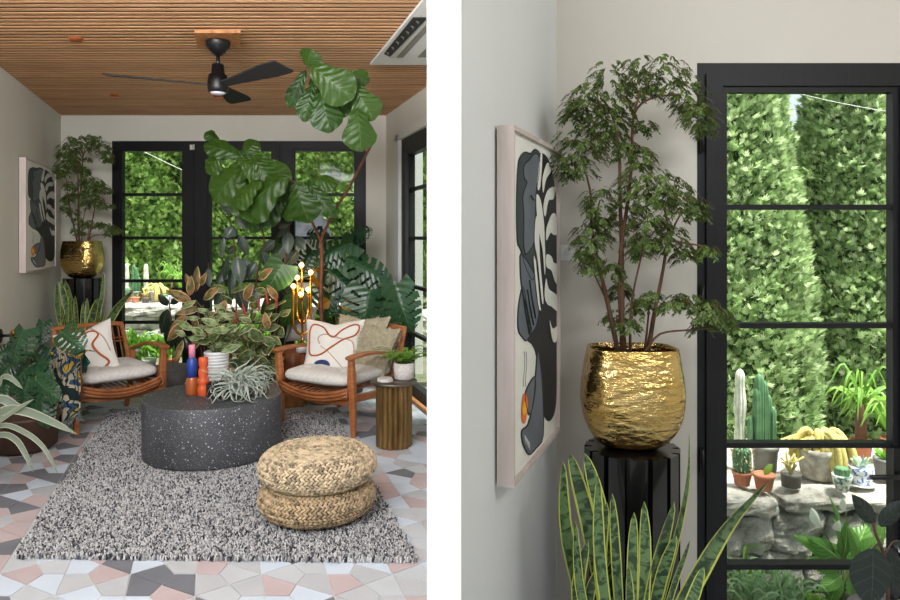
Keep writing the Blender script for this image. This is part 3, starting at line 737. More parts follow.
c=dp(219,4.47); e=thing('black_bowl','low matte black bowl holding a tealight on the drum table','bowl',c)
lathe_part('bowl_body',c,[(8.5*s,0),(11*s,1*s),(12*s,5*s),(12*s,12.5*s),(11.2*s,12.8*s),(10.8*s,6*s),(.1*s,5*s)],mat('matte_black_clay',(26,25,26),.7),e)
c2_=V(c.x,c.y,c.z+6*s); e=thing('tealight','tealight candle in the black bowl on the drum table','candle',c2_)
lathe_part('cup',c2_,[(.018,0),(.019,.018),(.017,.018),(.016,.012)],M['copper'],e); lathe_part('wax',c2_,[(.016,.001),(.016,.013),(.001,.013)],M['ceramic'],e)
# ribbed white pot with variegated plant
def surf_r(m,c,mp_,n=24): m.lathe(c,mp_,n)
M['vargreen']=leafmat('variegated_leaf',(52,80,40),(84,108,56),margin=(204,196,146),mw=.17,vein=(120,136,76),rough=.4,patch=((110,130,82),30))
M['varpink']=leafmat('variegated_pink_leaf',(176,132,92),(150,96,66),margin=(216,178,128),mw=.2,vein=(130,110,60),rough=.45,patch=((84,104,48),24))
M['dkrubber']=leafmat('dark_rubber_leaf',(26,38,32),(40,54,44),vein=(86,96,66),rough=.22,trans=.06,vb=.1,mid=.035)
M['greygreen']=leafmat('grey_green_leaf',(42,58,48),(80,96,88),vein=(130,140,116),rough=.35,trans=.12,vb=.1,mid=.03)
M['fiddle']=leafmat('fiddle_leaf',(34,68,18),(66,98,28),vein=(84,114,46),rough=.4,trans=.3,veins=6,vb=.9,mid=.03)
M['monstera']=leafmat('monstera_leaf',(22,54,34),(40,78,46),vein=(70,104,64),rough=.3,trans=.12,veins=8,vb=.6,mid=.03)
M['bright']=leafmat('bright_leaf',(96,150,50),(140,180,70),vein=(160,190,90),rough=.45,trans=.35,vb=.2)
def plant_in_pot(name,label,cat,c,potprof,potmat,group=None,potlabel=None,fn=None,ns=32):
    e=thing(name,label,cat,c,group)
    m=MB(); m.lathe(c,potprof,ns,fn=fn); po=m.build('pot',potmat,e,label=potlabel)
    h=max(z for r,z in potprof); rt_=potprof[-1][0]
    m=MB(); m.lathe(c,[(rt_,h*.9),(.001,h*.92)],20); m.build('soil',M['soil'],po)
    return e
def bushy(e,c0,tips,n,lw,ll,lm,rr,shape='ovate',stemmat=None,hang=.3,spread=1.0,droop=0.0,name='leaves',fold=.2,nb=(-1,),r0=.004):
    """stems to the tip points, leaves around each stem's upper part"""
    m=MB(); ms=MB()
    for tp in tips:
        tp=Vector(tp); mid=c0.lerp(tp,.5)+V(rr.gauss(0,.02),rr.gauss(0,.02),.03*spread)
        pts=smooth_path([c0+V(rr.gauss(0,.01),rr.gauss(0,.01),0),mid,tp],4); ms.tube(pts,[r0*(1-.6*i/8) for i in range(len(pts))],5)
        for k in range(n):
            t=.35+.65*k/max(1,n-1); i=min(len(pts)-1,int(t*(len(pts)-1))); b=pts[i]
            a=rr.random()*2*PI if k%2 else 0
            a=k*2.4+rr.random()
            dv=V(math.cos(a),math.sin(a)*.8,rr.uniform(-.1,.9)-hang).normalized()
            L=ll*rr.uniform(.7,1.15)
            m.leaf(b,b+dv*L,L*lw*rr.uniform(.85,1.15),nrm=(rr.gauss(0,.5),-1,rr.uniform(-.1,.8)),shape=shape,fold=fold,bend=rr.uniform(.02,.1),rows=6,cols=4,curl=.12)
    ms.build('stems',stemmat or M['stem'],e); m.build(name,lm,e)
rr=random.Random(21)
c=dp(216.5,4.86); s2=4.86/700
ribs=[(11*s2*.86,0)]
for k in range(9):
    z=(4+k*3.1)*s2; ribs+= [(10.6*s2+.0003*k*3,z),(11.6*s2+.001*k*.6,z+1.1*s2),(11.6*s2+.001*k*.6,z+2*s2),(10.6*s2+.0003*k*3,z+3.0*s2)]
ribs+=[(10.2*s2,32.5*s2),(10*s2,29*s2)]
e=plant_in_pot('potted_plant','variegated cream-leaved plant in a ribbed white pot on the drum table','plant',c,ribs,M['ceramic'],potlabel='ribbed white pot')
lathe_part('pot_saucer',c-V(0,0,0),[(11*s2,0),(12.4*s2,.5*s2),(12.4*s2,4*s2),(11.4*s2,4.2*s2)],M['lightwood'],e,label='pale wooden saucer')
c0=c+V(0,0,29*s2)
def fr(px,py,d): return P(px,py,d)
tips=[fr(*a) for a in ((200,318,4.8),(210,312,4.95),(224,308,4.9),(236,318,4.8),(246,330,4.85),(193,330,4.75),(186,336,4.85),(230,330,4.65),(205,335,4.6),(240,345,4.7),(218,325,4.65),(196,300,4.95),(252,322,5.0))]
bushy(e,c0,tips,5,.44,.12,leafmat('cream_leaf',(44,76,36),(84,112,60),margin=(204,202,156),mw=.14,vein=(160,172,110),rough=.4,patch=((140,156,108),26)),rr)
# taller croton with pink / yellow leaves
c=G(205,398); c.y=5.6; c.x=(205-450)/700*5.6; c.z=0
e=plant_in_pot('rubber_plant','pink and yellow leaved rubber plant rising behind the ribbed white pot','plant',c,[(.11,0),(.15,.22),(.155,.24),(.14,.24)],M['concrete'])
m=MB(); ms=MB(); base=c+V(0,0,.2)
for (x,y,ang,L) in ((192,302,150,30),(196,292,95,32),(203,300,40,26),(188,316,215,36),(184,322,230,30),(207,312,330,22),(200,308,190,26),(196,318,260,26),(206,322,300,24),(192,288,120,20),(190,296,80,24),(200,286,60,18),(183,340,250,26),(202,330,240,30)):
    p=P(x,y,5.5+rr.uniform(-.08,.08)); A=math.radians(ang); s3=5.5/700*.82
    m.leaf(p,p+V(math.cos(A)*L*s3,rr.uniform(-.1,.05),math.sin(A)*L*s3),L*s3*.42,nrm=(rr.gauss(0,.3),-1,.3),fold=.25,curl=.15)
for tp in (P(195,300,5.52),P(203,305,5.55),P(190,318,5.5)): ms.tube(smooth_path([base,base.lerp(tp,.5)+V(.03,0,.02),tp],4),.005,6)
ms.build('stems',M['bark'],e); m.build('leaves',M['varpink'],e)
# variegated rubber plant on the floor behind the drum (right half)
c=V((262-450)/700*5.5,5.5,0)
e=plant_in_pot('rubber_plant','variegated rubber plant with cream-edged leaves behind the right half of the drum table','plant',c,[(.12,0),(.16,.24),(.165,.26),(.15,.26)],M['concrete'])
base=c+V(0,0,.24)
tips=[P(*a) for a in ((246,285,5.6),(258,300,5.45),(272,312,5.4),(268,292,5.6),(252,322,5.3),(264,340,5.25),(276,345,5.3),(240,335,5.35),(232,305,5.6),(280,325,5.45),(256,352,5.2),(243,352,5.2),(268,365,5.2),(248,368,5.2),(286,300,5.6),(226,290,5.7),(236,322,5.4))]
bushy(e,base,tips,5,.55,.15,M['vargreen'],rr,r0=.006,stemmat=M['bark'])
m=MB()
for (x,y) in ((259,312),(268,306),(246,318),(277,309),(235,325)):
    p=P(x,y,5.25); m.leaf(p,p+V(rr.gauss(0,.02),-.02,.12),.018,fold=.4)
m.build('new_leaves',mat('red_new_leaf',(170,52,56),.4),e,label='red unfurling new leaves')
m=MB()
for (x,y,L,A) in ((236,330,18,100),(244,300,20,60),(268,330,18,95),(226,300,22,250),(258,280,20,40),(262,352,20,260),(278,300,18,120)):
    p=P(x,y,5.3); A=math.radians(A); s3=5.3/700; m.leaf(p,p+V(math.cos(A)*L*s3,-.05,math.sin(A)*L*s3),L*s3*.45,nrm=(rr.gauss(0,.3),-1,.3),fold=.2,curl=.1)
m.build('pink_leaves',M['varpink'],e)
# air plant
c=dp(241,4.44); c.z=DT+.10
e=thing('air_plant','silvery curly air plant sprawling over the front edge of the drum table','air plant',V(c.x,c.y,DT+.001))
m=MB(); rr=random.Random(12)
m.ball(c-V(0,0,.04),.045,.045,.05,12,8)
for k in range(150):
    a=rr.random()*2*PI; el=rr.uniform(.1,1.25); dv=V(math.cos(a)*math.cos(el),math.sin(a)*math.cos(el),math.sin(el)); L=rr.uniform(.18,.34)
    pts=[];p=c+dv*.01-V(0,0,.045); v=dv.copy(); tw=rr.choice((-1,1)); ax=V(-dv.y,dv.x,0).normalized(); cax=(ax+V(rr.gauss(0,.5),rr.gauss(0,.5),rr.gauss(0,.6))).normalized(); crl=rr.uniform(.7,1.5)
    for i in range(12):
        pts.append(p.copy()); p=p+v*L/11
        v=(Matrix.Rotation(crl*(.10+.045*i),3,cax)@v).normalized()
        if p.z<DT+.008: 
            if (V(p.x,p.y,0)-V(DC.x,DC.y,0)).length<.45: p.z=DT+.008; v.z=abs(v.z)*.4
    N=len(pts); wv=rr.uniform(.009,.017); m.tube(pts,[wv*.72*(1-(i/(N-1))**1.3)+.0008 for i in range(N)],5,flat=.35)
m.build('curled_leaves',mat('silver_leaf',(190,198,186),.8,c2=(156,168,154),scale=20,island=.3),e)
# ======================= SIDE TABLE =======================
c=V((394-450)/700*4.7,4.7,0); ZT=.44
e=thing('side_table','fluted antique brass drum side table beside the right armchair','side table',c)
ab=mat('antique_brass',(150,120,74),.38,metal=.75,c2=(112,86,50),scale=6,stretch=(3,3,.6))
m=MB()
poly=[]
for k in range(18):
    w=2*PI*k/18
    for q in range(7):
        A=w+(q/7-.5)*2*PI/18; r=.108+.014*math.cos((q/7-.5)*PI*1.0)
        poly.append((c.x+r*math.cos(A),c.y+r*math.sin(A)))
m.prism(poly,.004,ZT-.022); m.build('fluted_base',ab,e)
lathe_part('table_top',V(c.x,c.y,ZT-.022),[(.10,0),(.15,.001),(.155,.005),(.155,.018),(.151,.022),(.001,.022)],mat('bronze_top',(106,98,88),.3,metal=.7),e,48)
cc=V(c.x-.055,c.y-.03,ZT+.0005)
m=MB(); m.prism([(cc.x+.055*math.cos(PI/4*k+.39),cc.y+.055*math.sin(PI/4*k+.39)) for k in range(8)],cc.z,cc.z+.010)
tag(m.build('coaster',mat('marble',(222,220,216),.4,c2=(196,194,192),scale=14)),'white marble octagonal coaster on the side table, the lower one','coaster','marble coasters')
m=MB(); m.prism([(cc.x-.004+.053*math.cos(PI/4*k+.5),cc.y+.053*math.sin(PI/4*k+.5)) for k in range(8)],cc.z+.0105,cc.z+.019)
tag(m.build('coaster',bpy.data.materials['marble']),'white marble octagonal coaster on top of the other one on the side table','coaster','marble coasters')
cf=V((404-450)/700*4.72,4.74,ZT+.001)
e=plant_in_pot('potted_fern','bright green fern in a speckled white pot on the side table','plant',cf,[(.060,0),(.068,.006),(.071,.11),(.066,.112),(.063,.10)],mat('speckled_pot',(214,208,204),.7,c2=(186,178,174),scale=60),potlabel='speckled white pot')
m=MB(); ms=MB(); rr=random.Random(9)
for k in range(36):
    a=rr.random()*2*PI; L=rr.uniform(.10,.22); up=rr.uniform(1.0,2.4); pts=[]
    o_=cf+V(math.cos(a)*.02,math.sin(a)*.02,.105)
    for i in range(7):
        t=i/6; pts.append(o_+V(math.cos(a)*L*t*.9,math.sin(a)*L*t*.7,L*up*(t*.8-.55*t*t)))
    ms.tube(pts,.0012,4,cap=False); sd=V(-math.sin(a),math.cos(a),0)
    for i in range(1,7):
        for sg in(-1,1):
            for q in (0,.5):
                b=pts[i-1].lerp(pts[i],q+.3); ln=.034*(1-.5*i/7); m.leaf(b,b+(sd*sg+V(0,0,-.1)+(pts[i]-pts[i-1]).normalized()*.5).normalized()*ln,ln*.55,nrm=(0,-.3,1),rows=3,cols=2,shape='lance')
ms.build('stems',M['stem'],e); m.build('fronds',M['bright'],e)
# ======================= ARMCHAIRS =======================
def tufted(m,cx,cy,z0,wx,wy,h,tufts,rr,front=0):
    N,K=72,26; vs=[];fs=[]; sg=lambda x,e:(1 if x>=0 else -1)*abs(x)**e
    for i in range(K+1):
        p=-PI/2+PI*i/K; cp=max(math.cos(p),0)**.42; sp_=sg(math.sin(p),.75)
        for k in range(N):
            w=2*PI*k/N; x=sg(math.cos(w),.32)*cp; y=sg(math.sin(w),.32)*cp
            zz=sp_*(.80+.20*(1-x*x)*(1-y*y))
            for (a,b) in tufts:
                d=math.hypot((x-a)*wx/2,(y-b)*wy/2); zz*=1-.50*math.exp(-(d/.03)**2)-.16*math.exp(-(d/.085)**2)
            zz+=.03*math.sin(x*11+y*7)*abs(sp_)
            vs.append(V(cx+x*wx/2,cy+y*wy/2,z0+h/2+zz*h/2))
    for i in range(K):
        for k in range(N):
            k2=(k+1)%N; fs.append((i*N+k,i*N+k2,(i+1)*N+k2,(i+1)*N+k))
    # rings collapse toward the centre, so fill the flat top and bottom with concentric rings
    m.add(vs,fs)
def arc(a,b,sag,n=12,ax=(0,0,-1)):
    a=Vector(a);b=Vector(b); return [a.lerp(b,i/n)+Vector(ax)*sag*4*(i/n)*(1-i/n) for i in range(n+1)]
def plank(m,pts,w,th,wd=(1,0,0)):
    """rectangular section swept along points; w along wd"""
    pts=[Vector(p) for p in pts]; vs=[];fs=[];N=len(pts); ws=w if isinstance(w,list) else [w]*N; ths=th if isinstance(th,list) else [th]*N
    for i,p in enumerate(pts):
        t=(pts[min(i+1,N-1)]-pts[max(i-1,0)]).normalized(); a=Vector(wd); a=(a-t*a.dot(t)).normalized(); b=t.cross(a); bv=.3
        W=ws[i]/2; T=ths[i]/2; c_=min(W,T)*.4
        for x,y in ((W,T-c_),(W-c_,T),(-W+c_,T),(-W,T-c_),(-W,-T+c_),(-W+c_,-T),(W-c_,-T),(W,-T+c_)): vs.append(p+a*x+b*y)
    for i in range(N-1):
        for k in range(8): fs.append((i*8+k,i*8+(k+1)%8,(i+1)*8+(k+1)%8,(i+1)*8+k))
    fs+= [tuple(range(7,-1,-1)),tuple(range((N-1)*8,N*8))]
    m.add(vs,fs,smooth=False)
def armchair(label,loc,rot,W=.70):
    """local: front faces -y; width along x; origin at the floor under the centre of the front edge"""
    e=thing('armchair',label,'armchair',(0,0,0),'wood and cane armchairs'); h=W/2
    for s_ in(-1,1):
        m=MB(); plank(m,[(s_*h,.02,0),(s_*h,.015,.18),(s_*(h+.0),.0,.40),(s_*(h+.004),-.01,.548)],[.034,.046,.056,.042],[.032,.046,.056,.044]); m.build('leg',M['wood'],e,label='front leg rising to the armrest')
        m=MB(); plank(m,[(s_*(h-.03),.66,0),(s_*(h-.02),.60,.20),(s_*(h-.01),.585,.36),(s_*(h),.60,.47)],[.030,.042,.046,.038],[.030,.042,.046,.038]); m.build('leg',M['wood'],e,label='rear leg')
        m=MB(); pts=[(s_*(h+.006),-.05,.553),(s_*(h+.008),-.02,.562),(s_*(h+.012),.15,.568),(s_*(h+.010),.36,.545),(s_*(h),.56,.495),(s_*(h-.004),.62,.476)]
        plank(m,smooth_path(pts,3),[.05+.018*math.sin(PI*min(1,i/9)) for i in range(16)],.022); m.build('armrest',M['wood'],e)
        m=MB(); plank(m,arc((s_*(h-.005),.02,.27),(s_*(h-.012),.60,.255),.012),.024,.055,(1,0,0)); m.build('side_rail',M['wood'],e)
        m=MB()
        for k in range(4):
            z=.318+.0*k; yy=.06+k*.028; m.tube([(s_*(h-.035),yy-.1,.345-.01*k),(s_*(h-.012),yy-.1,.325-.01*k),(s_*(h-.012),yy-.1,.285),(s_*(h-.04),yy-.1,.27)],.0075,6)
        m.build('cane_binding',M['wood2'],e)
    # bowed apron and cane front rods
    m=MB(); plank(m,arc((-h+.01,.022,.27),(h-.01,.022,.27),.035,14),.02,.072,(0,1,0)); plank(m,[(-h+.02,.60,.26),(h-.02,.60,.26)],.02,.05,(0,1,0)); m.build('apron',M['wood'],e)
    for k,(y_,z_,sg) in enumerate(((-.045,.335,.055),(-.055,.312,.055),(-.045,.289,.052))):
        m=MB(); m.tube([(-h+.03,.05,z_)]+arc((-h+.03,y_+.02,z_),(h-.03,y_+.02,z_),sg,16)+[(h-.03,.05,z_)],.0125,8); m.build('front_rod',M['wood2'],e)
    m=MB()
    for k in range(13):
        x=-h+.06+k*(W-.12)/12; m.tube([(x,-.02,.325-.045*(1-(x/h)**2)),(x,.58,.305)],.006,5)
    m.build('seat_slats',M['wood2'],e)
    # back frame, leaning
    def bk(x,z): return V(x,.56+(z-.30)*.46,z)
    m=MB()
    for s_ in(-1,1): plank(m,[bk(s_*(h-.035),.27),bk(s_*(h-.035),.55),bk(s_*(h-.045),.675)],.03,.03)
    plank(m,[bk(-h+.035,.675)]+[bk(x,.685) for x in (-.2,0,.2)]+[bk(h-.035,.675)],.034,.034,(0,1,0)); plank(m,[bk(-h+.03,.33),bk(h-.03,.33)],.026,.026,(0,1,0))
    m.build('backrest_frame',M['wood'],e)
    for k in range(11):
        x=(-.5+(k+.5)/11)*(W-.1); m=MB(); m.tube([bk(x,.335),bk(x*.98,.675)],.0065,6); m.build('backrest_spindle',M['wood2'],e)
    m=MB(); m.tube([bk(-h+.045,.57)-V(0,.006,0),bk(h-.045,.57)-V(0,.006,0)],.007,6); m.tube([bk(-h+.045,.545)-V(0,.006,0),bk(h-.045,.545)-V(0,.006,0)],.007,6); m.build('backrest_rail',M['wood2'],e)
    m=MB(); tufted(m,0,.27,.318,W-.05,.62,.135,[(a,b) for a in(-.5,0,.5) for b in(-.5,0,.5)],R); cu=m.build('seat_cushion',M['cushion'],e)
    e.location=loc; e.rotation_euler=(0,0,rot); return e
def pillow(name,label,c,w,h,th,rot,material,group=None,deco=None,fluff=0,cat='cushion'):
    """rot: Euler matrix; pillow plane local x (w), z (h), thickness y; front faces -y"""
    e=thing(name,label,cat,c,group); RM=rot; n=30; m=MB(); vs=[];fs=[]
    def pt(u,v,s_,lift=0):
        pin=.88+.12*max(abs(u),abs(v))**2 if True else 1
        cor=1+.07*(abs(u)*abs(v))**2
        uu=u*(1-.07*(1-abs(v)**2)*0 - .05*(1-v*v))*cor; vv=v*(1-.05*(1-u*u))*cor
        y=s_*(th/2*((1-abs(u)**3)*(1-abs(v)**3))**.55+lift)
        y+= .004*math.sin(u*9+v*5)*(1-u*u)*(1-v*v)
        if v>0: vv-= .10*math.exp(-(u/.3)**2)*v*v   # karate-chop dent at the top edge
        return c+RM@V(uu*w/2,y,vv*h/2)
    for s_ in(-1,1):
        for i in range(n+1):
            for j in range(n+1): vs.append(pt(2*i/n-1,2*j/n-1,s_))
    k=(n+1)**2
    for i in range(n):
        for j in range(n):
            a=i*(n+1)+j; fs.append((a,a+n+1,a+n+2,a+1)); fs.append((k+a,k+a+1,k+a+n+2,k+a+n+1))
    m.add(vs,fs); cv=m.build('cover',material,e)
    if deco: deco(cv,pt)
    if fluff:
        m=MB(); rr=random.Random(5)
        for q in range(fluff):
            u=rr.uniform(-1,1); v=rr.uniform(-1,1); s_=rr.choice((-1,-1,1)); p=pt(u,v,s_); nn=(RM@V(u*.6,s_*1,v*.6)).normalized()
            tp=p+nn*rr.uniform(.012,.03)+V(rr.gauss(0,.008),rr.gauss(0,.008),rr.gauss(-.008,.008)); a=nn.orthogonal().normalized()*.004; b=nn.cross(a)
            m.add([p+a,p-a*.5+b,p-a*.5-b,tp],[(0,1,3),(1,2,3),(2,0,3)])
        o=m.build('wool_pile',material,cv); o['kind']='stuff'
    return e
rust=mat('rust_yarn',(176,88,40),.9); tanp=mat('blush_yarn',(196,160,142),.9); navy=mat('navy_patch',(44,66,116),.9,c2=(34,54,100),scale=80); white_p=mat('white_cotton',(226,222,214),.9,bmp=.2,bscale=200)
def decoA(e,pt):
    def line(pts,r,mt,nm,lab):
        m=MB(); q=smooth_path([(a,b,0) for a,b in pts],6); m.tube([pt(p.x,p.y,-1,.002) for p in q],r,6,flat=.7); m.build(nm,mt,e,label=lab)
    line([(-.85,.1),(-.86,.55),(-.72,.82),(-.35,.75),(-.1,.45),(.1,.40),(.35,.66),(.72,.84),(.9,.74),(.82,.45),(.45,.28),(.1,.05),(-.2,-.2),(-.5,-.34),(-.78,-.28),(-.86,.1)],.009,rust,'embroidery','thick rust embroidered loop')
    line([(-.45,.1),(-.50,.35),(-.2,.48),(.3,.32),(.75,.2),(.82,-.3),(.66,-.75),(.5,-.85)],.0055,tanp,'embroidery','thin blush embroidered line')
    line([(-.4,.0),(-.15,-.15),(.2,-.5),(.55,-.9)],.0045,tanp,'embroidery','thin blush embroidered line')
    m=MB(); vs=[pt(-.30+.30*math.cos(a*.2618)*1.0,-.70+.20*math.sin(a*.2618),-1,.002) for a in range(24)]; m.add(vs+[pt(-.30,-.70,-1,.004)],[(i,(i+1)%24,24) for i in range(24)]); m.build('patch',navy,e,label='navy oval patch')
def decoB(e,pt):
    m=MB(); q=smooth_path([(a,b,0) for a,b in [(-.7,.9),(-.2,.75),(.3,.8),(.6,.55),(.35,.2),(.5,-.2),(.75,-.6),(.4,-.85)]],6); m.tube([pt(p.x,p.y,-1,.002) for p in q],.009,6,flat=.7); m.build('embroidery',rust,e,label='thick rust embroidered curve')
    m=MB(); q=smooth_path([(a,b,0) for a,b in [(.3,.95),(.75,.4),(.9,-.2)]],6); m.tube([pt(p.x,p.y,-1,.002) for p in q],.005,6); m.build('embroidery',tanp,e,label='thin blush line')
def Rz(a): return Matrix.Rotation(a,3,'Z')
def Rx(a): return Matrix.Rotation(a,3,'X')
def Ry(a): return Matrix.Rotation(a,3,'Y')
# right armchair
aR=-.52
FR=V(-.975,5.04,0)
armchair('teak and cane armchair on the right, with an embroidered pillow, beside the brass side table',FR,aR,.67)
def loc(FRr,a,x,y,z): return FRr+Rz(a)@V(x,y,z)
pillow('embroidered_cushion','white cushion with a rust embroidered loop and navy oval on the right armchair',loc(FR,aR,-.115,.35,.545),.44,.42,.13,Rz(aR+.42)@Rx(-.32)@Ry(.0),white_p,'white embroidered cushions',decoA)
fl=mat('cream_wool',(196,186,160),.95,c2=(176,166,138),scale=30)
pillow('fluffy_cushion','cream fluffy wool cushion on the right side of the right armchair',loc(FR,aR,.155,.47,.53),.36,.40,.13,Rz(aR+.1)@Rx(-.42)@Ry(.15),fl,'cream woolly cushions',fluff=5000)
pillow('fluffy_cushion','cream fluffy wool cushion behind the embroidered one on the right armchair',loc(FR,aR,-.03,.57,.575),.44,.40,.11,Rz(aR+.1)@Rx(-.42),fl,'cream woolly cushions',fluff=4000)
# left armchair
aL=.778
FL=V(-2.415,5.15,0)
armchair('teak and cane armchair on the left, draped with a patterned throw',FL,aL,.60)
pillow('embroidered_cushion','white cushion with a rust curve leaning in the left armchair',loc(FL,aL,-.13,.34,.52),.40,.40,.12,Rz(aL-.65)@Rx(-.30)@Ry(-.30),white_p,'white embroidered cushions',decoB)
# throw draped over the near arm of the left chair
def throwmat():
    m,t,p,out=nt('patterned_throw'); p.inputs['Roughness'].default_value=.95; v=coord(t,'UV',scale=(1.0,1.6,1))
    sp=t.nodes.new('ShaderNodeSeparateXYZ'); t.links.new(coord(t,'UV'),sp.inputs[0])
    n1=noise(t,2.1,1,v,dist=.8); c1=ramp(t,n1,[(0,col(28,44,44)),(.40,col(196,184,154)),(.50,col(52,88,122)),(.58,col(214,176,74)),(.66,col(38,92,88)),(.74,col(190,178,150))],'CONSTANT')
    wv=t.nodes.new('ShaderNodeTexWave'); wv.inputs['Scale'].default_value=3.5; wv.inputs['Distortion'].default_value=9; wv.inputs['Detail'].default_value=1; wv.inputs['Detail Scale'].default_value=1.6; t.links.new(v,wv.inputs[0])
    c=mixc(t,math_(t,'GREATER_THAN',wv.outputs[0],.86),c1,col(22,36,38)); t.links.new(c,p.inputs['Base Color']); bump(t,p,noise(t,160,2,v),.4,.003); return m
e=thing('throw_blanket','patterned blue, yellow and teal fringed throw hanging over the near arm of the left armchair','blanket',G(66,436))
m=MB(); vs=[];uv=[];fs=[]; NX,NY=24,30
def tp_(u,v):
    # u across (0 left/back -> 1 right/front), v down
    a=P(47+u*36,342+4*u,4.97-.15*u); 
    zt=.60; y=a.y
    if v<.15: # over the arm
        q=v/.15; return V(a.x+.05*(1-q)*.6,y+.10*(1-q),.60+.012*math.sin(q*PI))
    q=(v-.15)/.85; drop=q*(.53-.16*u*u)
    return V(a.x+.018*math.sin(u*17)*q+(.06*u-.02)*q,y-.04-.03*math.sin(u*13+1)*q-.02*q,.60-drop)
for i in range(NX+1):
    for j in range(NY+1):
        u=i/NX;v=j/NY; vs.append(tp_(u,v)); uv.append((u,1-v))
for i in range(NX):
    for j in range(NY): o=i*(NY+1)+j; fs.append((o,o+1,o+NY+2,o+NY+1))
m.add(vs,fs,uvs=uv); bl=m.build('cloth',throwmat(),e); sm_=bl.modifiers.new('thick','SOLIDIFY'); sm_.thickness=.006
m=MB(); rr=random.Random(2)
for k in range(46):
    u=k/45; p=tp_(u,1); m.tube([p,p+V(rr.gauss(0,.006),rr.gauss(0,.006)-.005,-.022),p+V(rr.gauss(0,.012),rr.gauss(0,.01)-.01,-.048)],[.004,.0035,.002],5)
m.build('fringe',mat('teal_fringe',(60,92,100),.95,c2=(150,150,140),scale=20),bl,label='teal and grey fringe')
m=MB()
tc_=P(83,360,5.0)
for k in range(14): m.tube([tc_+V(rr.gauss(0,.004),0,.05),tc_+V(rr.gauss(0,.018),rr.gauss(0,.012),-.02),tc_+V(rr.gauss(0,.022),rr.gauss(0,.014),-.09)],.005,5)
m.ball(tc_+V(0,0,.055),.016); m.build('tassel',mat('teal_tassel',(30,92,84),.95),e,label='teal tassel')
# ======================= STUMP TABLE, LAMP =======================
c=V((293-450)/700*5.85,5.85,0)
e=thing('stump_table','carved wooden stump table behind the right armchair holding the branched lamp','table',c)
lathe_part('table_bowl',c,[(.12,.20),(.17,.26),(.195,.36),(.20,.455),(.185,.458),(.001,.458)],M['darkwood'],e,36,fn=lambda w,t:1+.02*math.sin(3*w)+.01*math.sin(7*w))
lathe_part('log_base',c,[(.115,0),(.12,.01),(.118,.22)],M['lightwood'],e,30,fn=lambda w,t:1+.03*math.sin(2*w))
cl=V((302.5-450)/700*5.72,5.72,.459); sL=5.72/700
e=thing('candelabra_lamp','brass branched lamp with six glowing globe bulbs on the stump table','lamp',cl)
m=MB(); m.lathe(cl,[(.045,0),(.05,.004),(.05,.05),(.046,.055),(.001,.055)],24); m.build('marble_base',bpy.data.materials['marble'],e,label='white marble base')
def lp(x,y,dy=0): q=P(x,y,5.72); q.y+=dy; return q
bulbs=[(301.5,265,0),(310,272.5,.03),(295.8,278,.05),(294.3,285.8,-.03),(302.3,293.5,-.05),(306.8,290,.06)]
jn=lp(302.5,335)
m=MB(); m.tube([cl+V(0,0,.05),jn],.010,10); m.tube([jn,lp(301.8,270)],.009,10)
m.build('stem',M['gold'],e)
for i,(x,y,dy) in enumerate(bulbs):
    b=lp(x,y,dy)
    if i>0:
        low={1:335,2:324,3:335,4:300,5:324}[i]; j0=lp(302,low+0)
        m=MB(); m.tube(smooth_path([j0,lp((302*.35+x*.65),low-4,dy*.6),lp(x,low-13,dy),lp(x,(low+y)/2-4,dy),lp(x,y+4,dy)],5),.0105,8); m.build('arm',M['gold'],e)
    m=MB(); m.tube([b-V(0,0,5*sL),b-V(0,0,2.6*sL)],.011,10); sk=m.build('socket',M['gold'],e)
    m=MB(); m.ball(b,.021,n=16,m=12); m.build('bulb',mat('bulb_glow',(255,225,170),.3,emit=((255,190,110),5)),sk,label='glowing globe bulb')
    if i in(0,3,5): light('POINT','lamp_bulb_light',b-V(0,.045,0),None,1.3,.03,(1,.66,.36))
pillow('grey_cushion','plain grey cushion standing behind the branched lamp','%s'%'' or V((302-450)/700*6.15,6.10,.64),.26,.30,.10,Rz(-.2)@Rx(-.25),mat('grey_linen',(176,176,176),.95))
# wall lamp at the left edge
c=V(LW(4.95)+.0,4.95,.70)
e=thing('wall_lamp','black wall lamp with a small brass ball at the left edge','wall lamp',c-V(-.005,0,.06))
nx=V(1,.337,0).normalized()
m=MB(); m.tube([c+nx*.001,c+nx*.02],.05,20); m.tube([c+nx*.02,c+nx*.10],.010,10); m.lathe(c+nx*.10+V(0,0,-.16),[(.075,-.02),(.06,.05),(.03,.12),(.015,.15)],20); m.build('bracket_and_shade',M['blackmetal'],e)
m=MB(); m.ball(c+nx*.10+V(0,0,.02),.022); m.build('brass_ball',M['gold'],e,label='brass ball finial')
# ======================= BIG INDOOR PLANTS =======================
from mathutils import noise as mn
def leaflist(m,lst,d,rr,shape='ovate',nz=.35,fold=.15,bend=.06,wav=0,curl=.1,rows=10,cols=6,skip=None,dj=.08,freq=5,jn=.35):
    for L in lst:
        (a,b,w)=L[:3]; dd=d+(L[3] if len(L)>3 else rr.uniform(-dj,dj)); pa=P(*a,dd); pb=P(*b,dd+rr.uniform(-.06,.02))
        m.leaf(pa,pb,w/700*dd,nrm=(rr.uniform(-jn,jn),-1,nz),shape=shape,fold=fold,bend=bend,wav=wav,curl=curl,rows=rows,cols=cols,skip=skip,freq=freq)
rr=random.Random(31)
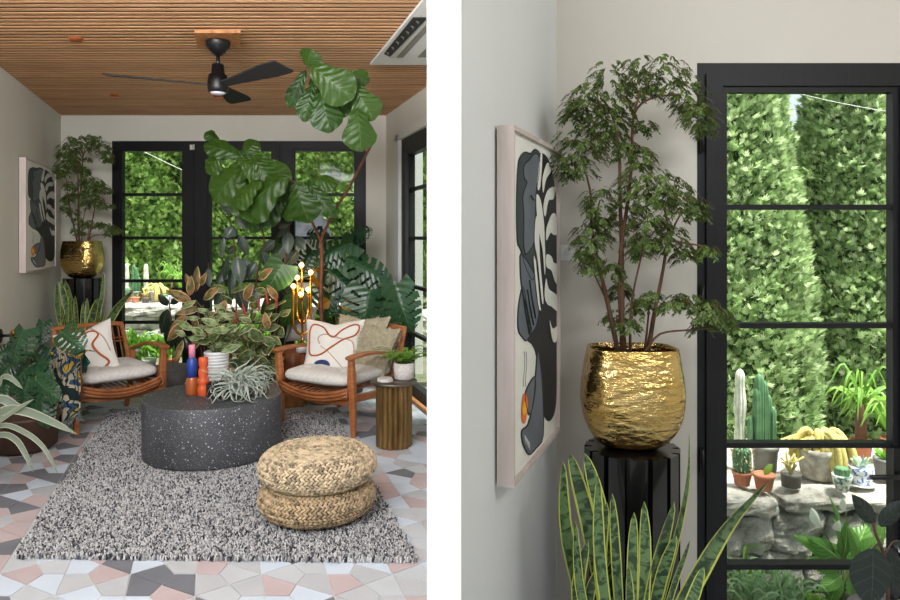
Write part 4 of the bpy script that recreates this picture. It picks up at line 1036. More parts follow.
# fiddle-leaf fig
c=V((324-450)/700*5.95,5.95,0)
e=plant_in_pot('fiddle_leaf_fig','tall fiddle-leaf fig with huge leaves reaching up to the slatted ceiling','plant',c,[(.13,0),(.17,.28),(.175,.30),(.16,.30)],M['concrete'])
m=MB()
def pth(l): return smooth_path([P(*a) for a in l],6)
t1=pth([(324,385,5.95),(321,300,5.92),(322,262,5.9),(321,238,5.85)]); m.tube(t1,.017,8)
t2=pth([(321,240,5.85),(333,214,5.6),(350,186,5.25),(366,155,4.85),(372,138,4.65),(360,105,4.5),(345,85,4.4),(322,74,4.35),(306,68,4.3)]); m.tube(t2,[.012-.006*i/len(t2) for i in range(len(t2))],7)
t3=pth([(321,240,5.85),(312,222,5.7),(305,200,5.5),(300,185,5.4),(275,176,5.35),(245,162,5.3),(222,150,5.3)]); m.tube(t3,[.012-.006*i/len(t3) for i in range(len(t3))],7)
m.build('trunk',mat('fig_bark',(120,70,48),.7,c2=(84,52,38),scale=18,bmp=.3),e)
m=MB(); q=P(320,228,5.75); m.tube([q+V(0,0,.016),q-V(0,0,.016)],.021,12); m.build('tie',M['blackmetal'],e,label='black plant tie')
m=MB()
FA=[((308,68),(310,50),27,-.05),((306,70),(288,106),17,.0),((311,66),(351,97),40,-.12),((313,84),(304,120),23,.0),((320,92),(330,130),33,-.03),((346,74),(369,80),19,.05),((354,86),(373,119),33,-.05),((357,108),(362,150),36,-.08),((318,88),(350,112),28,.08),((338,84),(345,112),22,.1),((313,75),(322,110),24,.1)]
leaflist(m,FA,4.42,rr,'fiddle',nz=.1,fold=.10,bend=.06,wav=.02,curl=.16,rows=22,cols=8,freq=9)
FB=[((219,141),(205,132),14,.1),((247,160),(203,142),22,0),((226,153),(205,172),23,0),((242,158),(257,140),20,.05),((250,155),(290,184),28,.05),((238,158),(262,176),22,-.1),((250,162),(211,200),40,0),((288,176),(236,214),46,-.12),((287,192),(256,222),32,.08),((296,182),(308,223),35,-.05),((309,180),(337,184),18,0),((308,182),(334,216),19,.02),((264,200),(249,232),22,.12),((236,172),(252,220),32,.02),((300,185),(286,222),22,.1),((270,166),(222,172),28,-.05),((262,180),(232,206),26,-.15),((255,160),(278,190),30,-.08)]
leaflist(m,FB,5.3,rr,'fiddle',nz=.45,fold=.10,bend=.07,wav=.025,curl=.14,rows=22,cols=8,freq=9)
for L in FA+FB: pass
m.build('leaves',M['fiddle'],e)
# grey-green and dark rubber plants in the middle
c=V((238-450)/700*6.05,6.05,0)
e=plant_in_pot('rubber_plant','tall grey-green rubber plant in front of the middle door','plant',c,[(.14,0),(.18,.28),(.185,.30),(.17,.30)],M['terracotta'])
m=MB()
for l in ([(238,375,6.05),(236,300,6.0),(234,240,5.95),(228,215,5.95),(222,200,5.9)],[(240,375,6.05),(252,310,5.95),(258,270,5.9),(264,240,5.85),(256,210,5.85)],[(241,375,6.05),(262,320,5.95),(280,280,5.85),(288,240,5.85),(289,224,5.85)],[(236,375,6.05),(222,320,6.0),(212,285,5.95),(208,262,5.95)]):
    q=pth(l); m.tube(q,[.008-.004*i/len(q) for i in range(len(q))],6)
m.build('stems',M['bark'],e)
m=MB(); leaflist(m,[((219,198),(232,215),9),((235,214),(248,231),8),((234,226),(226,238),12),((239,235),(248,256),11),((224,237),(221,260),6),((236,246),(227,254),10),((229,255),(223,282),8),((237,256),(241,284),15),((244,258),(250,280),12),((233,264),(231,302),9),((289,226),(276,238),9),((288,231),(288,254),12),((284,246),(271,264),14),((275,240),(262,252),10),((208,268),(209,287),9),((213,284),(210,304),10),((262,250),(268,270),12),((250,285),(258,308),14),((238,288),(246,312),14),((222,290),(216,314),12),((270,262),(292,272),9),((256,262),(248,276),12),((296,236),(305,250),10),((298,250),(284,268),12),((280,275),(290,300),14),((226,270),(216,284),11),((278,228),(292,222),8)],5.92,rr,'ovate',fold=.12,curl=.05,jn=.5,dj=.12); m.build('leaves',M['greygreen'],e)
c=V((272-450)/700*6.3,6.3,0)
e=plant_in_pot('philodendron','broad heart-leaved philodendron left of the glowing branched lamp','plant',c,[(.11,0),(.14,.26),(.145,.28),(.13,.28)],M['terracotta'])
m=MB()
for l in ([(272,375,6.3),(276,310,6.1),(284,266,5.9)],[(272,375,6.3),(262,320,6.2),(278,243,6.0)],[(272,375,6.3),(290,330,6.0),(300,296,5.95)]): q=pth(l); m.tube(q,.006,6)
m.build('stems',M['stem'],e)
m=MB(); leaflist(m,[((284,264),(263,296),34,-.25),((278,243),(252,258),11,0),((300,294),(280,330),26,.0),((270,300),(262,330),16,.1)],5.95,rr,'heart',fold=.08,curl=.08); m.build('leaves',leafmat('philodendron_leaf',(44,82,26),(50,92,28),vein=(84,122,50),trans=.15,veins=7,vb=.5),e)
c=V((172-450)/700*6.2,6.2,0)
e=plant_in_pot('rubber_plant','dark burgundy-green rubber plant in front of the left door beside the left armchair','plant',c,[(.12,0),(.15,.24),(.155,.26),(.14,.26)],M['concrete'])
m=MB(); q=pth([(172,380,6.2),(173,345,6.2),(171,320,6.2),(169,300,6.2)]); m.tube(q,.006,6); m.build('stems',M['bark'],e)
m=MB(); leaflist(m,[((168,309),(161,334),15),((172,322),(169,350),16),((179,328),(177,358),9),((168,306),(158,294),8),((170,304),(183,295),8),((176,312),(184,330),9),((184,335),(190,352),9)],6.2,rr,'ovate',fold=.15,curl=.02); m.build('leaves',M['dkrubber'],e)
# monsteras
def mskip(gap=7,edge=.34,ph=.0):
    def f(t,u): 
        x=(t*gap+abs(u)*1.1+ph)%1
        return abs(u)>edge and x<.30 and t>.12
    return f
def monstera(label,c,leaves,d,rr,pot,big=1.0,potlabel=None):
    e=plant_in_pot('monstera',label,'plant',c,pot,M['potwood'] if potlabel else M['concrete'],potlabel=potlabel)
    m=MB(); ms=MB(); h=max(z for r,z in pot)
    for L in leaves:
        a,b,w=L[:3]; dd=d+(L[3] if len(L)>3 else rr.uniform(-.15,.1)); pa=P(*a,dd); pb=P(*b,dd-.08)
        m.leaf(pa,pb,w/700*dd,nrm=(rr.uniform(-.35,.35),-1,.6),shape='mon',fold=.16,bend=.05,curl=.16,rows=36,cols=14,skip=mskip(rr.choice((5,6,7)),rr.uniform(.22,.36),rr.random()),wav=.012)
        st=c+V(rr.uniform(-.05,.05),rr.uniform(-.05,.05),h*.9); mid=st.lerp(pa,.6)+V(0,.05,.10)
        ms.tube(smooth_path([st,mid,pa],5),.006*big,6)
    ms.build('petioles',M['stem'],e); m.build('leaves',M['monstera'],e); return e
monstera('large monstera with split leaves behind the right armchair by the tall window',V((345-450)/700*6.35,6.35,0),
 [((352,243),(312,262),34,-.1),((345,240),(370,228),24,.1),((350,260),(394,284),34,-.15),((328,270),(362,300),32,-.15),((370,290),(362,330),52,-.3),((396,286),(410,332),38,-.4),((340,258),(322,292),30,.1),((362,262),(338,284),26,.0),((384,294),(392,322),32,-.1),((335,285),(325,318),26,.1),((312,250),(300,275),24,.2),((355,300),(342,325),26,.05),((326,240),(308,232),24,.2),((376,276),(398,296),24,0)],6.1,random.Random(44),[(.16,0),(.2,.30),(.205,.32),(.19,.32)])
m=MB(); leaflist(m,[((318,288),(312,268),9),((330,300),(317,306),14),((345,296),(349,312),14),((314,274),(326,268),10)],6.15,rr,'ovate'); 
tag(m.build('autumn_leaves',leafmat('yellow_leaf',(206,160,40),(190,110,40),vein=(150,90,40),trans=.4)),'yellowing and orange leaves hanging just right of the glowing lamp','leaf cluster')
monstera('monstera in a brown pot at the far left edge beside the draped armchair',V((25-450)/700*4.62,4.62,0),
 [((24,330),(10,362),34,-.1),((34,352),(44,372),24,.05),((62,332),(82,348),28,-.05),((44,322),(40,345),16,.1),((34,368),(50,392),24,-.05),((40,385),(34,420),30,-.1),((18,360),(-4,380),30,0),((30,366),(6,392),30,-.05),((10,372),(2,398),30,.0),((40,392),(46,428),24,-.12),((36,380),(58,400),22,-.2),((28,380),(22,406),26,-.1),((12,350),(-6,356),22,.1)],4.6,random.Random(45),[(.15,0),(.19,.03),(.20,.20),(.21,.215),(.21,.235),(.19,.235)],potlabel='ribbed brown wooden pot')
# strap-leaved plant at the left edge
c=V(-2.69,3.9,0)
e=plant_in_pot('strap_leaf_plant','grey-green strap-leaved plant reaching in from the left edge over the tiles','plant',c,[(.10,0),(.13,.24),(.135,.26),(.12,.26)],M['concrete'])
m=MB(); b0=c+V(0,0,.24)
for l,w in (([(0,413,3.85),(30,413,3.8),(77,434,3.75)],.055),([(-4,401,3.9),(18,408,3.9),(34,418,3.9)],.05),([(-4,424,3.8),(16,410,3.8),(34,399,3.8)],.028),([(0,426,3.8),(24,432,3.75),(44,448,3.7),(58,474,3.7)],.028),([(0,435,3.8),(16,440,3.75),(26,455,3.7),(33,472,3.7)],.032),([(-2,386,4.0),(8,377,3.95),(23,389,3.9)],.035),([(-30,380,4),(-20,360,4)],.04)):
    ribbon(m,[b0]+[P(*q) for q in l],w,nrm=(.1,-1,.6),tab='strap',fold=.3)
m.build('leaves',leafmat('strap_leaf',(120,134,118),(132,144,124),margin=(190,190,168),mw=.2,rough=.5,vb=0,mid=.02),e)
# dark rubber plant low at the right edge of the close-up
c=V((885-450)/700*2.22,2.22,0)
e=plant_in_pot('rubber_plant','dark glossy rubber plant at the lower right in front of the close-up door','plant',c,[(.08,0),(.10,.2),(.105,.22),(.095,.22)],M['concrete'])
m=MB(); q=pth([(890,690,2.2),(888,600,2.2),(884,556,2.2),(876,535,2.2),(873,522,2.2)]); m.tube(q,[.007-.003*i/len(q) for i in range(len(q))],8)
m.tube(pth([(884,552,2.2),(878,544,2.18),(873,549,2.15)]),.003,6); m.tube(pth([(884,556,2.2),(892,543,2.2),(898,541,2.2)]),.003,6); m.build('stems',mat('red_stem',(84,52,44),.5),e)
m=MB(); leaflist(m,[((873,549),(872,610),42,-.06),((875,523),(853,495),17,0),((880,526),(905,500),17,0),((890,548),(896,606),24,.02),((894,543),(918,552),14,0),((886,600),(910,640),30,.0)],2.2,rr,'round',fold=.10,bend=.02,curl=.05,jn=.15,dj=.01); m.build('leaves',leafmat('burgundy_leaf',(24,34,30),(34,44,40),vein=(60,70,54),rough=.18,trans=.03,vb=.1,mid=.02,veins=5),e)
# more mixed foliage between lamp and window (tropical plant with strappy leaves)
c=V((336-450)/700*6.6,6.6,0)
e=plant_in_pot('palm_lily','tufted strap-leaved plant low behind the lamp in front of the right-hand door','plant',c,[(.12,0),(.15,.24),(.155,.26),(.14,.26)],M['terracotta'])
m=MB(); b0=c+V(0,0,.3)
for k in range(34):
    a=rr.random()*2*PI; L=rr.uniform(.4,.8); el=rr.uniform(.5,1.3); h_=rr.uniform(0,.35); s0=b0+V(0,0,h_)
    p1=s0+V(math.cos(a)*math.cos(el),math.sin(a)*math.cos(el)*.4,math.sin(el))*L*.6; p2=p1+V(math.cos(a)*.25,math.sin(a)*.1,-.05-.1*rr.random())*L*1.4
    ribbon(m,[s0,p1,p2],.035,nrm=(0,-.7,.7),tab='strap',fold=.25,n=4)
m.build('leaves',leafmat('lily_leaf',(54,84,40),(96,124,58),vein=(150,160,90),rough=.4,vb=0),e)
# ======================= GARDENS =======================
M['hedge']=None
def hedgemat(name,stops,rough=.7,trans=.3):
    m,t,p,out=nt(name); p.inputs['Roughness'].default_value=rough; p.inputs['Specular IOR Level'].default_value=.2
    g=t.nodes.new('ShaderNodeNewGeometry'); c=ramp(t,g.outputs['Random Per Island'],stops); t.links.new(c,p.inputs['Base Color'])
    tr=t.nodes.new('ShaderNodeBsdfTranslucent'); t.links.new(c,tr.inputs[0]); mx=t.nodes.new('ShaderNodeMixShader'); mx.inputs[0].default_value=trans
    t.links.new(p.outputs[0],mx.inputs[1]); t.links.new(tr.outputs[0],mx.inputs[2]); t.links.new(mx.outputs[0],out.inputs[0]); return m
M['thuja']=hedgemat('conifer_spray',[(0,col(84,114,56)),(.4,col(116,148,72)),(.75,col(150,178,98)),(1,col(188,206,134))])
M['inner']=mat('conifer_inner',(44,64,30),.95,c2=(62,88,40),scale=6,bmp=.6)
M['darktree']=hedgemat('dark_tree_leaf',[(0,col(50,84,50)),(.5,col(74,112,66)),(1,col(104,140,84))])
rr=random.Random(77)
def conifer_mesh(H,Rb,n,leaf):
    mi=MB(); mo=MB()
    def rad(z,w):
        t=z/H; r=Rb*(1-.62*t**1.5)*(1-max(0,t-.75)**2*12)**.5 if t<1 else .0
        q=mn.noise(V(math.cos(w)*2.2,math.sin(w)*2.2,z*2.1))*.16+mn.noise(V(math.cos(w)*5,math.sin(w)*5,z*4.5))*.08
        return max(.05,r*(1+q))
    NZ,NW=26,28; vs=[];fs=[]
    for i in range(NZ+1):
        for k in range(NW):
            z=H*.98*i/NZ; w=2*PI*k/NW; r=rad(z,w)*.86; vs.append(V(r*math.cos(w),r*math.sin(w),z))
    for i in range(NZ):
        for k in range(NW): fs.append((i*NW+k,i*NW+(k+1)%NW,(i+1)*NW+(k+1)%NW,(i+1)*NW+k))
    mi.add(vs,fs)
    for q in range(n):
        z=H*rr.random()**1.05; w=rr.random()*2*PI; r=rad(z,w)*rr.uniform(.84,1.06)
        p=V(r*math.cos(w),r*math.sin(w),z); o=V(math.cos(w),math.sin(w),0)
        up=(V(0,0,1)*rr.uniform(.2,1)+o*rr.uniform(.3,.9)+V(rr.gauss(0,.4),rr.gauss(0,.4),0)).normalized()
        s_=up.cross(o+V(rr.gauss(0,.5),rr.gauss(0,.5),rr.gauss(0,.5))).normalized(); L=leaf*rr.uniform(.6,1.2); nn=s_.cross(up)
        tips=[(-.62,.50),(-.30,.78),(0,1.0),(.32,.80),(.60,.48)]; vs=[p-s_*L*.05]; 
        vs=[p]; f=[]
        for a,b in tips:
            c_=p+s_*a*L*.75+up*b*L+nn*rr.uniform(-.08,.08)*L; wv=s_*L*.085
            mid=p.lerp(c_,.55); i0=len(vs); vs+=[mid-wv*1.1,c_,mid+wv*1.1]; f.append((0,i0,i0+1,i0+2))
        mo.add(vs,f)
    return mi,mo
def conifer(name,H,Rb,n,leaf,mt,loc_,sc,label,group,rot=0):
    mi,mo=conifer_mesh(H,Rb,n,leaf); e=thing(name,label,'tree',(0,0,0),group)
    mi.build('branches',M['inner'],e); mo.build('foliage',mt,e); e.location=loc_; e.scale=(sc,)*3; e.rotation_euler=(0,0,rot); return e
G1='bright green hedge conifers outside the doors'
pro=conifer('conifer',4.4,.85,24000,.10,M['thuja'],(-4.6,10.4,-.1),1,'bright green conifer, leftmost behind the left door of the armchair room',G1)
def cp(proto,loc_,sc,rot,label,group): o=copy_tree(proto); o.location=loc_; o.scale=(sc,)*3 if not isinstance(sc,tuple) else sc; o.rotation_euler=(0,0,rot); o['label']=label; o['group']=group; return o
for x,y,sc,lb in ((-3.75,10.7,1.0,'bright green conifer filling the right part of the left door'),(-2.95,10.5,.97,'bright green conifer seen through the left half of the middle door'),(-2.1,11.0,.74,'shorter bright green conifer behind the little grey shed'),(-1.42,10.4,.86,'bright green conifer seen through the right-hand door'),(-.55,10.9,1.0,'bright green conifer visible through the tall side window'),(-5.5,10.9,1.0,'bright green conifer beyond the far left corner of the garden'),(.35,10.6,1.0,'bright green conifer furthest right in the garden behind the side window')):
    cp(pro,(x,y,-.1),sc,rr.random()*6,lb,G1)
G2='dark trees behind the hedge'
dt_=conifer('dark_tree',5.2,1.3,5000,.22,M['darktree'],(-2.3,13.4,0),1,'dark green tree towering behind the little grey shed',G2)
for x,lb in ((-4.5,'dark green tree behind the gap between the left conifers'),(-.5,'dark green tree furthest right behind the hedge'),(-6.8,'dark green tree furthest left behind the hedge')): cp(dt_,(x,13.2,0),1,rr.random()*6,lb,G2)
# right-hand garden conifers
G3='bright conifers outside the close-up door'
mt2=hedgemat('conifer_spray_sunlit',[(0,col(120,146,92)),(.4,col(156,182,122)),(.75,col(192,210,156)),(1,col(220,232,190))],trans=.4)  # paler sprays, overexposed garden light put into the leaf colour
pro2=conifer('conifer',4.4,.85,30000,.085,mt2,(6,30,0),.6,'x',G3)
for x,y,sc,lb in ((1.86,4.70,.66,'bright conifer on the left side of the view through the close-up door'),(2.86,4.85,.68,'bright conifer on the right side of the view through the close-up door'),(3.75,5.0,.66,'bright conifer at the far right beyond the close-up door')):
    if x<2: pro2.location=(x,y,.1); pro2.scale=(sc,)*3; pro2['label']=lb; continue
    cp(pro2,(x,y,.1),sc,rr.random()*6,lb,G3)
for x,y,lb in ((2.6,6.6,'hazy dark tree behind the gap between the conifers, close-up door'),(4.4,6.8,'dark tree at the far right behind the conifers, close-up door')): cp(dt_,(x,y,-.1),.5,rr.random()*6,lb,'dark trees behind the close-up conifers')
# ground
gm=mat('garden_ground',(104,98,86),.95,c2=(76,84,52),scale=3,bmp=.5)
m=MB(); m.box((-9,7.18,-.14),(3.2,15,-.09)); struct('ground',m,gm)
m=MB(); m.box((.5,2.66,-.14),(5,6.4,-.09)); struct('ground.001',m,gm)
# rough stone walls
def stonemat():
    m,t,p,out=nt('rough_stone'); p.inputs['Roughness'].default_value=.9; v=coord(t)
    c=ramp(t,noise(t,5,6,v,rough=.65),[(.3,col(112,106,100)),(.42,col(176,168,158)),(.55,col(214,208,200)),(.66,col(160,140,120)),(.78,col(120,112,104))]); t.links.new(c,p.inputs['Base Color']); bump(t,p,noise(t,18,7,v,rough=.75),1.0,.035); return m
M['stone']=stonemat()
def rock(m,a,b,seed,amp=.04,n=13):
    a=Vector(a);b=Vector(b); c_=(a+b)/2; h=(b-a)/2; off=V(seed*3.1,seed*1.7,seed*.9)
    vs=[];fs=[];idx={}
    def key(i,j,k):
        if (i,j,k) not in idx:
            u=V(2*i/n-1,2*j/n-1,2*k/n-1); r=(abs(u.x)**7+abs(u.y)**7+abs(u.z)**7)**(1/7); u=u/max(r,.001)*max(abs(u.x),abs(u.y),abs(u.z))
            p=c_+V(u.x*h.x,u.y*h.y,u.z*h.z); d_=mn.noise((p+off)*7)*amp+mn.noise((p+off)*17)*amp*.55+abs(mn.noise((p+off)*34))*amp*.5
            nn=V(u.x,u.y,u.z).normalized(); idx[(i,j,k)]=len(vs); vs.append(p+nn*d_)
        return idx[(i,j,k)]
    for i in range(n):
        for j in range(n):
            for q,f in ((0,1),(n,0)):
                for ax in range(3):
                    def mk(x,y): l=[x,y]; l.insert(ax,q); return key(*l)
                    quad=(mk(i,j),mk(i+1,j),mk(i+1,j+1),mk(i,j+1)); fs.append(quad if (f==(ax!=1)) is False else quad[::-1])
    m.add(vs,fs,smooth=False)
def stonewall(label,x0,x1,y0,y1,zt,cap,rows,wlen,amp):
    m=MB(); rr=random.Random(int(x0*10)); sd=0
    x=x0
    while x<x1:
        w_=wlen*rr.uniform(.9,1.5); rock(m,(x,y0-.03*wlen,zt-cap*rr.uniform(.85,1.15)),(min(x+w_,x1+.1),y1,zt+rr.uniform(-.01,.008)),sd,amp); sd+=1; x+=w_*.985
    zz=-.1; hh=(zt-cap+.1)/rows
    for r in range(rows):
        x=x0-rr.uniform(0,.3)*wlen
        while x<x1:
            w_=wlen*rr.uniform(.4,1.0); rock(m,(x,y0+rr.uniform(.01,.05)*wlen,zz-.01),(x+w_,y1-.02,zz+hh*1.04),sd,amp*1.2); sd+=1; x+=w_*.97
        zz+=hh
    return tag(m.build('stone_wall',M['stone']),label,'wall','rough stone garden walls')
stonewall('rough stone retaining wall carrying pots outside the left door',-5.2,-.5,8.65,9.4,.56,.13,3,.75,.03)
stonewall('rough stone retaining wall carrying pots outside the close-up door',.9,2.9,2.92,3.75,.31,.085,2,.42,.035)
# small grey shed
e=thing('garden_shed','little grey shingled shed seen through the right-hand door','shed',V(-1.98,9.9,-.09))
m=MB(); m.box((-2.30,9.75,-.09),(-1.70,10.1,1.42)); m.build('shed_walls',mat('shed_wall',(150,146,140),.8,stretch=(1,1,14),c2=(130,126,120),scale=3),e)
m=MB()
for k in range(7): 
    z=1.36+k*.055; m.prism([(-2.36+.02*k,9.66+.03*k),(-1.64-.02*k,9.66+.03*k),(-1.64-.02*k,10.12),(-2.36+.02*k,10.12)],z,z+.055)
m.build('shed_roof',mat('shingle',(104,104,112),.9,c2=(84,84,92),scale=8),e)
# white post outside the tall window
m=MB(); m.box((-.40,7.62,-.09),(-.30,7.72,3.0)); tag(m.build('veranda_post',M['trimwhite']),'white veranda post outside the tall side window','post')
# cables
m=MB(); m.tube(arc(P(122,140,9.6),P(230,190,9.6),.03,12),.004,5); tag(m.build('overhead_cable',M['trimwhite']),'thin pale cable crossing the top pane of the left door','cable','overhead cables')
m=MB(); m.tube(arc(P(770,86,4.0),P(930,117,4.0),.02,12),.0022,5); tag(m.build('overhead_cable',M['trimwhite']),'thin pale cable crossing the top pane of the close-up door','cable','overhead cables')
# ---- outdoor potted plants ----
M['cactus']=mat('cactus_green',(96,136,96),.7,c2=(66,104,70),scale=14); M['whitecactus']=mat('woolly_cactus',(214,212,200),.95,c2=(180,186,168),scale=30,bmp=.4); M['yellowcactus']=mat('golden_cactus',(206,188,116),.9,c2=(176,160,92),scale=26,bmp=.5)
M['zinc']=mat('zinc_bucket',(138,136,130),.6,metal=.3,c2=(104,100,94),scale=8); M['spine']=mat('cactus_spines',(200,184,150),.8)
def opot(c,r,h,mt,label,cat='potted plant',group='pots on the stone walls',name='potted_cactus',taper=.75,rim=True,potlabel=None):
    e=thing(name,label,cat,c,group); m=MB()
    pr=[(r*taper,0),(r*.97,h*.80)]+([(r*1.05,h*.80),(r*1.05,h),(r*.92,h)] if rim else [(r,h),(r*.92,h)])+[(r*.90,h*.9)]
    m.lathe(c,pr,24); po=m.build('pot',mt,e,label=potlabel); m=MB(); m.lathe(c,[(r*.9,h*.88),(.001,h*.9)],16); m.build('soil',M['soil'],po); return e
def ribbed(m,c,h,r,n=7,top=.5,wob=0,ph=0):
    prof=[(r*.7,0),(r*.9,h*.1),(r,h*.3),(r,h*.6),(r*.95,h*.85),(r*.6,h*.96),(r*.05,h)]
    N=len(prof); q=smooth_path([(a,b,0) for a,b in prof],3)
    m.lathe(c,[(max(.001,p.x*(1+wob*math.sin(p.y/h*14+ph))),p.y) for p in q],n*4,fn=lambda w,t:1+.16*math.cos(n*w))
def spines(m,c,h,r,n,L,rr):
    for k in range(n):
        a=rr.random()*6.28; z=rr.random()*h; p=c+V(math.cos(a)*r,math.sin(a)*r,z); d=V(math.cos(a),math.sin(a),rr.uniform(-.3,.7))*L; s_=V(-math.sin(a),math.cos(a),0)*L*.07
        m.add([p-s_,p+s_,p+d],[(0,1,2)])
def garden(kx,d,zt,lab,px):          # kx maps close-up pixel -> picture pixel, px = metres per close-up pixel
    rr=random.Random(5)
    def at(x,dy=0): q=P(kx(x),300,d); y=d+dy; return V((kx(x)-450)/700*y,y,zt+.004)
    e=opot(at(742,.12),9*px,13*px,M['terracotta'],'barrel cactus in a weathered terracotta pot '+lab)
    m=MB(); b=at(742,.12)+V(0,0,11*px); ribbed(m,b,26*px,7.5*px,12); m.build('cactus_body',M['cactus'],e); m=MB(); spines(m,b,26*px,7.5*px,260,5*px,rr); m.build('spines',M['spine'],e)
    m=MB(); m.ball(b+V(0,0,27*px),5*px,5*px,3*px); m.build('woolly_crown',M['whitecactus'],e)
    e=opot(at(764,.06),9.5*px,15*px,M['terracotta'],'empty-looking terracotta pot with a small pale leaf '+lab)
    m=MB(); q=at(764,.06)+V(0,0,14*px); m.leaf(q,q+V(8*px,0,10*px),7*px); m.build('leaf',M['bright'],e)
    e=opot(at(765,.32),13*px,26*px,M['zinc'],'cluster of ribbed green cacti in a grey bucket '+lab,potlabel='grey bucket',taper=.85)
    m=MB()
    for x,h,r in ((757,60,4.2),(765,66,3.4),(773,40,3.2),(750,30,2.6),(769,52,3)): ribbed(m,at(x,.32+rr.uniform(-.02,.02))+V(0,0,24*px),h*px,r*px,6)
    for x,h,r in ((759,74,5.2),): ribbed(m,at(x,.34)+V(0,0,24*px),h*px,r*px,6)
    m.build('cactus_body',M['cactus'],e)
    e=opot(at(740,.36),9*px,20*px,M['terracotta'],'tall woolly white column cactus '+lab)
    m=MB(); ribbed(m,at(740,.36)+V(0,0,18*px),84*px,5*px,10,wob=.14); m.build('cactus_body',M['whitecactus'],e)
    e=opot(at(791,.10),9.5*px,13*px,mat('dark_pot',(92,86,80),.8),'small dark pot of bare twiggy stems '+lab,taper=.9,rim=False)
    m=MB()
    for k in range(9):
        q=at(791,.10)+V(0,0,12*px); m.tube([q,q+V(rr.gauss(0,4)*px,0,8*px),q+V(rr.gauss(0,10)*px,rr.gauss(0,.02),rr.uniform(10,22)*px)],1*px,5)
    m.build('stems',M['yellowcactus'],e)
    cb=at(818,.22)
    e=opot(cb,21*px,30*px,mat('woven_basket',(190,182,170),.8,c2=(140,132,122),scale=30,bmp=.6),'trailing golden cactus in a woven basket pot '+lab,taper=.72,rim=False,potlabel='woven basket pot')
    m=MB()
    for k in range(26):
        a=-PI*rr.random() if k<19 else rr.random()*PI; rt_=rr.uniform(12,26)*px; dr=rr.uniform(-4,30)*px if k<16 else rr.uniform(-12,4)*px
        q=cb+V(0,0,28*px); p1=q+V(math.cos(a)*rt_*.6,math.sin(a)*rt_*.5,rr.uniform(8,20)*px); p2=q+V(math.cos(a)*rt_*1.25,math.sin(a)*rt_*.9,4*px); p3=q+V(math.cos(a)*rt_*1.35,math.sin(a)*rt_*1.0,-dr)
        pts=smooth_path([q,p1,p2,p3],5); n=len(pts); m.tube(pts,[(3.6 if i<n-2 else 2)*px for i in range(n)],7)
    m.build('cactus_tails',M['yellowcactus'],e)
    e=opot(at(842,.04),9*px,16*px,mat('green_patterned_pot',(226,226,218),.4,c2=(84,128,110),scale=60,lo=.52,hi=.56),'small cactus in a white and green patterned pot '+lab,taper=.55,rim=False,potlabel='white and green patterned pot')
    m=MB(); ribbed(m,at(842,.04)+V(0,0,14*px),9*px,6*px,9); m.build('cactus_body',M['cactus'],e)
    c_=at(861,.12)
    e=opot(c_,11*px,18*px,mat('blue_patterned_pot',(226,228,232),.35,c2=(70,104,176),scale=70,lo=.5,hi=.54),'succulent in a blue and white patterned pot '+lab,taper=.8,rim=False,potlabel='blue and white patterned pot',name='potted_succulent')
    m=MB()
    for k in range(40):
        a=rr.random()*6.28; L=rr.uniform(6,14)*px; q=c_+V(0,0,17*px); m.leaf(q,q+V(math.cos(a)*L*.8,math.sin(a)*L*.6,L*rr.uniform(.5,1.2)),3.5*px,shape='lance',rows=3,cols=2)
    m.build('leaves',mat('pale_succulent',(168,190,160),.7),e)
    m=MB(); m.lathe(c_-V(0,0,.003),[(8*px,.001),(13*px,.006),(12.5*px,.009),(.001,.003)],20); m.build('saucer',M['ceramic'],e)
    e=opot(at(886,.20),11*px,20*px,M['concrete'],'grey concrete pot with a low green plant '+lab,name='potted_succulent',taper=.85)
    m=MB()
    for k in range(40):
        a=rr.random()*6.28; L=rr.uniform(6,16)*px; q=at(886,.2)+V(0,0,19*px); m.leaf(q,q+V(math.cos(a)*L*.8,math.sin(a)*L*.6,L*rr.uniform(.3,1)),4*px,shape='ovate',rows=3,cols=2)
    m.build('leaves',M['bright'],e)
    c_=at(861,.42)
    e=opot(c_,11*px,24*px,M['terracotta'],'small scaly-trunked palm in a terracotta pot '+lab,name='potted_palm')
    m=MB(); m.lathe(c_+V(0,0,20*px),[(5.5*px,0),(6*px,20*px),(4.5*px,38*px),(2*px,44*px)],14,fn=lambda w,t:1+.08*math.sin(t*60+6*w)); m.build('trunk',M['bark'],e)
    m=MB()
    for k in range(46):
        a=rr.random()*6.28; L=rr.uniform(26,50)*px if k>18 else rr.uniform(12,22)*px; q=c_+V(0,0,62*px); el=rr.uniform(.2,1.3)
        p1=q+V(math.cos(a)*math.cos(el),math.sin(a)*math.cos(el)*.7,math.sin(el))*L; p2=p1+V(math.cos(a)*.5,math.sin(a)*.3,-rr.uniform(.3,1.2))*L*.8
        ribbon(m,[q,p1,p2],2.6*px,nrm=(0,-.7,.7),tab='lance',fold=.2,n=4,cols=2)
    m.build('fronds',M['bright'],e)
    c_=at(893,.42)
    e=opot(c_,12*px,26*px,M['terracotta'],'tall arching grass in a terracotta pot '+lab,name='potted_grass')
    m=MB()
    for k in range(60):
        a=rr.random()*6.28; L=rr.uniform(50,84)*px; q=c_+V(0,0,24*px); el=rr.uniform(.75,1.4)
        p1=q+V(math.cos(a)*math.cos(el),math.sin(a)*math.cos(el)*.7,math.sin(el))*L*.8; p2=p1+V(math.cos(a)*.55,math.sin(a)*.3,-rr.uniform(.2,.9))*L*.6
        ribbon(m,[q,p1,p2],3*px,nrm=(0,-.7,.7),tab='lance',fold=.2,n=4,cols=2)
    m.build('blades',M['bright'],e)
garden(lambda x:x,2.93,.318,'on the wall outside the close-up door',3.15/700)
garden(lambda x:122+(x-727)*.375,8.78,.566,'on the wall outside the left door',9.0/700*.375)
